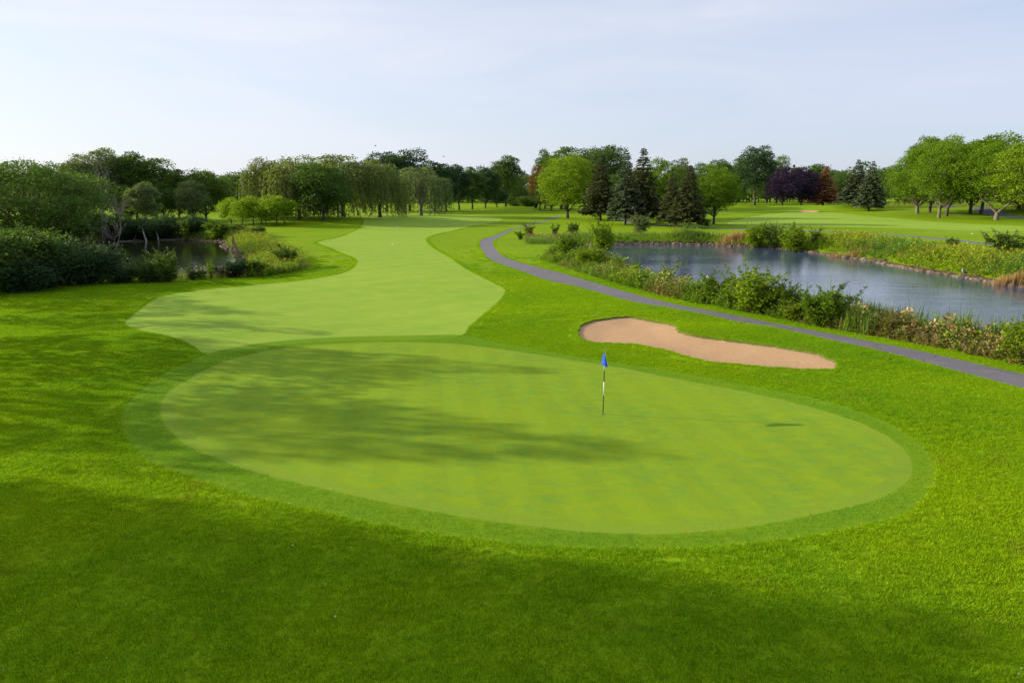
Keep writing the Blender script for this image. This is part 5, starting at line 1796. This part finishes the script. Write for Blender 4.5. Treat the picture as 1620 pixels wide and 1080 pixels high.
# distant house gable in the trees beyond the gap
hx, hy = px_at(835, 372), 372.0
hs = obj('distant_house', None, None, None, (hx, hy, hz(hx, hy)))
tag(hs, 'pale gabled house mostly hidden by trees in the far gap', 'house')
w_, d_, e_, rdg = 5.0, 5.0, 6.5, 10.6
g = Geo()
g.add(np.array([(-w_, -d_, -.3), (w_, -d_, -.3), (w_, d_, -.3), (-w_, d_, -.3), (-w_, -d_, e_), (w_, -d_, e_), (w_, d_, e_), (-w_, d_, e_), (0, -d_, rdg), (0, d_, rdg)]),
      np.array([(0, 1, 5, 4), (1, 2, 6, 5), (2, 3, 7, 6), (3, 0, 4, 7), (4, 5, 8, 8), (6, 7, 9, 9)][:4]))
g.add(np.array([(-w_, -d_, e_), (w_, -d_, e_), (w_ * .5, -d_, (e_ + rdg) / 2), (-w_ * .5, -d_, (e_ + rdg) / 2), (-w_ * .5, -d_, (e_ + rdg) / 2), (w_ * .5, -d_, (e_ + rdg) / 2), (.02, -d_, rdg), (-.02, -d_, rdg)]), np.array([(0, 1, 2, 3), (4, 5, 6, 7)]))
obj('wall', g.mesh('wall', False), M['siding'], hs)
for s_ in (-1, 1):
    g = Geo()
    a, b = np.array([s_ * (w_ + .5), 0, e_ - .4]), np.array([0, 0, rdg + .02])
    off_ = np.array([s_ * .1, 0, .14])
    c8 = [a + [0, -d_ - .5, 0], b + [0, -d_ - .5, 0], b + [0, d_ + .5, 0], a + [0, d_ + .5, 0]]
    g.add(np.array(c8 + [p + off_ for p in c8]), bq_)
    obj('roof_slope', g.mesh('roof_slope', False), M['shingle'], hs)
    g = Geo()
    cf = [a + [0, -d_ - .56, -.3], b + [0, -d_ - .56, -.3], b + [0, -d_ - .56, .14], a + [0, -d_ - .56, .14]]
    g.add(np.array(cf + [p + np.array([0, .05, 0]) for p in cf]), bq_)
    obj('gable_trim', g.mesh('gable_trim', False), M['white'], hs)
for wx in (-2.2, 2.2):
    g = Geo()
    g.add(np.array([(wx - .6, -d_ - .04, 2), (wx + .6, -d_ - .04, 2), (wx + .6, -d_ - .04, 3.6), (wx - .6, -d_ - .04, 3.6)]), np.array([(0, 1, 2, 3)]))
    obj('window', g.mesh('window', False), M['glass'], hs)

# ------------------------------------------------------------------ birds


def tube_mesh(name, pts_, rad_, sides=10):
    g = Geo()
    g.tube(np.array(pts_, float), rad_, sides)
    return g.mesh(name)


x, y_ = plane_pt(1523.5, 442, WATER_Z)
hb = obj('heron', None, None, None, (x, y_, WATER_Z))
tag(hb, 'grey wading heron standing at the far shore of the lake', 'bird')
body = Geo()
body.tube([(0.36, 0, 0.52), (0.26, 0, 0.58), (0.08, 0, 0.66), (-0.10, 0, 0.74), (-0.17, 0, 0.82), (-0.13, 0, 0.93), (-0.15, 0, 1.03), (-0.22, 0, 1.07), (-0.27, 0, 1.07)],
          [0.015, 0.06, 0.115, 0.10, 0.045, 0.032, 0.03, 0.04, 0.02], 10)
obj('body', body.mesh('body'), M['feather_grey'], hb)
obj('neck_front', tube_mesh('neck_front', [(-0.13, 0, 0.74), (-0.205, 0, 0.82), (-0.165, 0, 0.93), (-0.185, 0, 1.02), (-0.235, 0, 1.075)], [0.05, 0.032, 0.026, 0.028, 0.034]), M['feather_white'], hb)
obj('bill', tube_mesh('bill', [(-0.25, 0, 1.07), (-0.43, 0, 1.04)], [0.018, 0.003], 6), M['beak'], hb)
for s_ in (-1, 1):
    obj('leg', tube_mesh('leg', [(0.04, s_ * 0.05, 0.62), (0.07, s_ * 0.05, 0.32), (0.02, s_ * 0.05, 0.02), (-0.08, s_ * 0.06, -0.02)], [0.018, 0.011, 0.009, 0.008], 6), M['feather_dark'], hb)
    obj('wing', tube_mesh('wing', [(-0.10, s_ * 0.085, 0.74), (0.08, s_ * 0.105, 0.66), (0.30, s_ * 0.05, 0.54)], [0.03, 0.06, 0.01], 8), M['feather_dark'], hb)
for px, py, dist, lab in ((594, 231, 95.0, 'dark bird flying in the sky above the full weeping willow'), (702, 248, 110.0, 'dark bird flying in the sky above the dark lindens')):
    dx, dy, dz = ray(px, py)
    t = dist / dy
    bo = obj('flying_bird', None, None, None, (dx * t, dist, CAM_H + dz * t))
    bo.rotation_euler = (0, 0, 0.6)
    tag(bo, lab, 'bird')
    obj('body', tube_mesh('body', [(0.13, 0, 0), (0.08, 0, 0), (0, 0, 0), (-0.08, 0, 0), (-0.16, 0, 0)], [0.01, 0.03, 0.04, 0.03, 0.008], 8), M['feather_dark'], bo)
    for s_ in (-1, 1):
        wv = np.array([(0.07, 0, 0.01), (0.05, s_ * .16, .08), (-0.02, s_ * .33, .03), (-0.06, s_ * .15, .06), (-0.05, 0, 0)])
        wm = make_mesh('wing', np.vstack([wv[[0, 1, 3, 4]], wv[[1, 2, 2, 3]] + np.array([(0, 0, 0), (0, 0, 0), (-.03, -.02 * s_, 0), (0, 0, 0)])]), np.array([(0, 1, 2, 3), (4, 5, 6, 7)]))
        wo = obj('wing', wm, M['feather_dark'], bo)
        wo.modifiers.new('thickness', 'SOLIDIFY').thickness = 0.01

# ------------------------------------------------------------------ far wood closing the view beyond the single trees
fr = np.random.default_rng(31)
FV, FT = [], Geo()
for k in range(420):
    ang = fr.uniform(-0.78, 0.78)
    yy = fr.uniform(380, 450)
    c0 = np.array([math.tan(ang) * yy, yy, 0.0])
    Ht = fr.uniform(13, 21) * (1 + 0.2 * math.sin(ang * 17))
    cs = c0 + np.column_stack([fr.normal(0, 3.0, 7), fr.normal(0, 2.0, 7), fr.uniform(0.12, 0.85, 7) * Ht])
    v, _ = crown_leaves(cs, fr.uniform(2.0, 3.6, 7), [48] * 7, 1.25, fr)
    FV.append(v)
    FT.tube(np.array([c0, c0 + [0, 0, Ht * 0.6]]), [0.35, 0.12], 5)
FV = np.vstack(FV)
dw = obj('distant_wood', make_mesh('distant_wood', FV, np.arange(len(FV)).reshape(-1, 4)), M['leaf_dark'])
tag(dw, 'far wood closing the horizon behind the single trees', 'wood', None, 'stuff')
obj('trunks', FT.mesh('trunks'), M['bark'], dw)['kind'] = 'stuff'

# ------------------------------------------------------------------ a few fallen leaves and clover heads on the turf
lr = np.random.default_rng(63)
lp = np.column_stack([lr.uniform(-16, 16, 420), lr.uniform(8, 30, 420)])
lp = lp[(np.abs(lp[:, 0]) < 0.78 * lp[:, 1] + 1) & (sdf(BUNKER, lp[:, 0], lp[:, 1], 3) < 0) & (sdf(GREEN_IN, lp[:, 0], lp[:, 1], 3) < -0.1)]
lp = lp[lr.uniform(0, 1, len(lp)) < np.interp(lp[:, 0], [-12, 0, 6, 12], [1, .35, .35, .8])]
nL = len(lp)
up_ = np.where(sdf(FRINGE, lp[:, 0], lp[:, 1], 3) > 0, 0.022, 0.05)
c3 = np.column_stack([lp, h(lp[:, 0], lp[:, 1]) + up_])
ta = lr.uniform(0, 6.28, nL)
ax_ = unit(np.column_stack([np.cos(ta), np.sin(ta), lr.uniform(-.2, .5, nL)]))
sd_ = unit(np.cross(ax_, unit(lr.normal(0, .35, (nL, 3)) + np.array([0, 0, 1.0]))))
ll_ = lr.uniform(0.02, 0.05, nL)
lv, lq = leaf_quads(c3, ax_, sd_, ll_, ll_ * 0.75, 0.15)
lc = np.repeat(np.array([(0.55, 0.50, 0.36), (0.45, 0.33, 0.12), (0.6, 0.58, 0.5)])[lr.integers(0, 3, nL)] * lr.uniform(0.7, 1.1, (nL, 1)), 4, 0)
tag(obj('fallen_leaves', make_mesh('fallen_leaves', lv, lq, False, lc), M['weeds']), 'pale fallen leaves dotted over the rough', 'leaves', None, 'stuff')
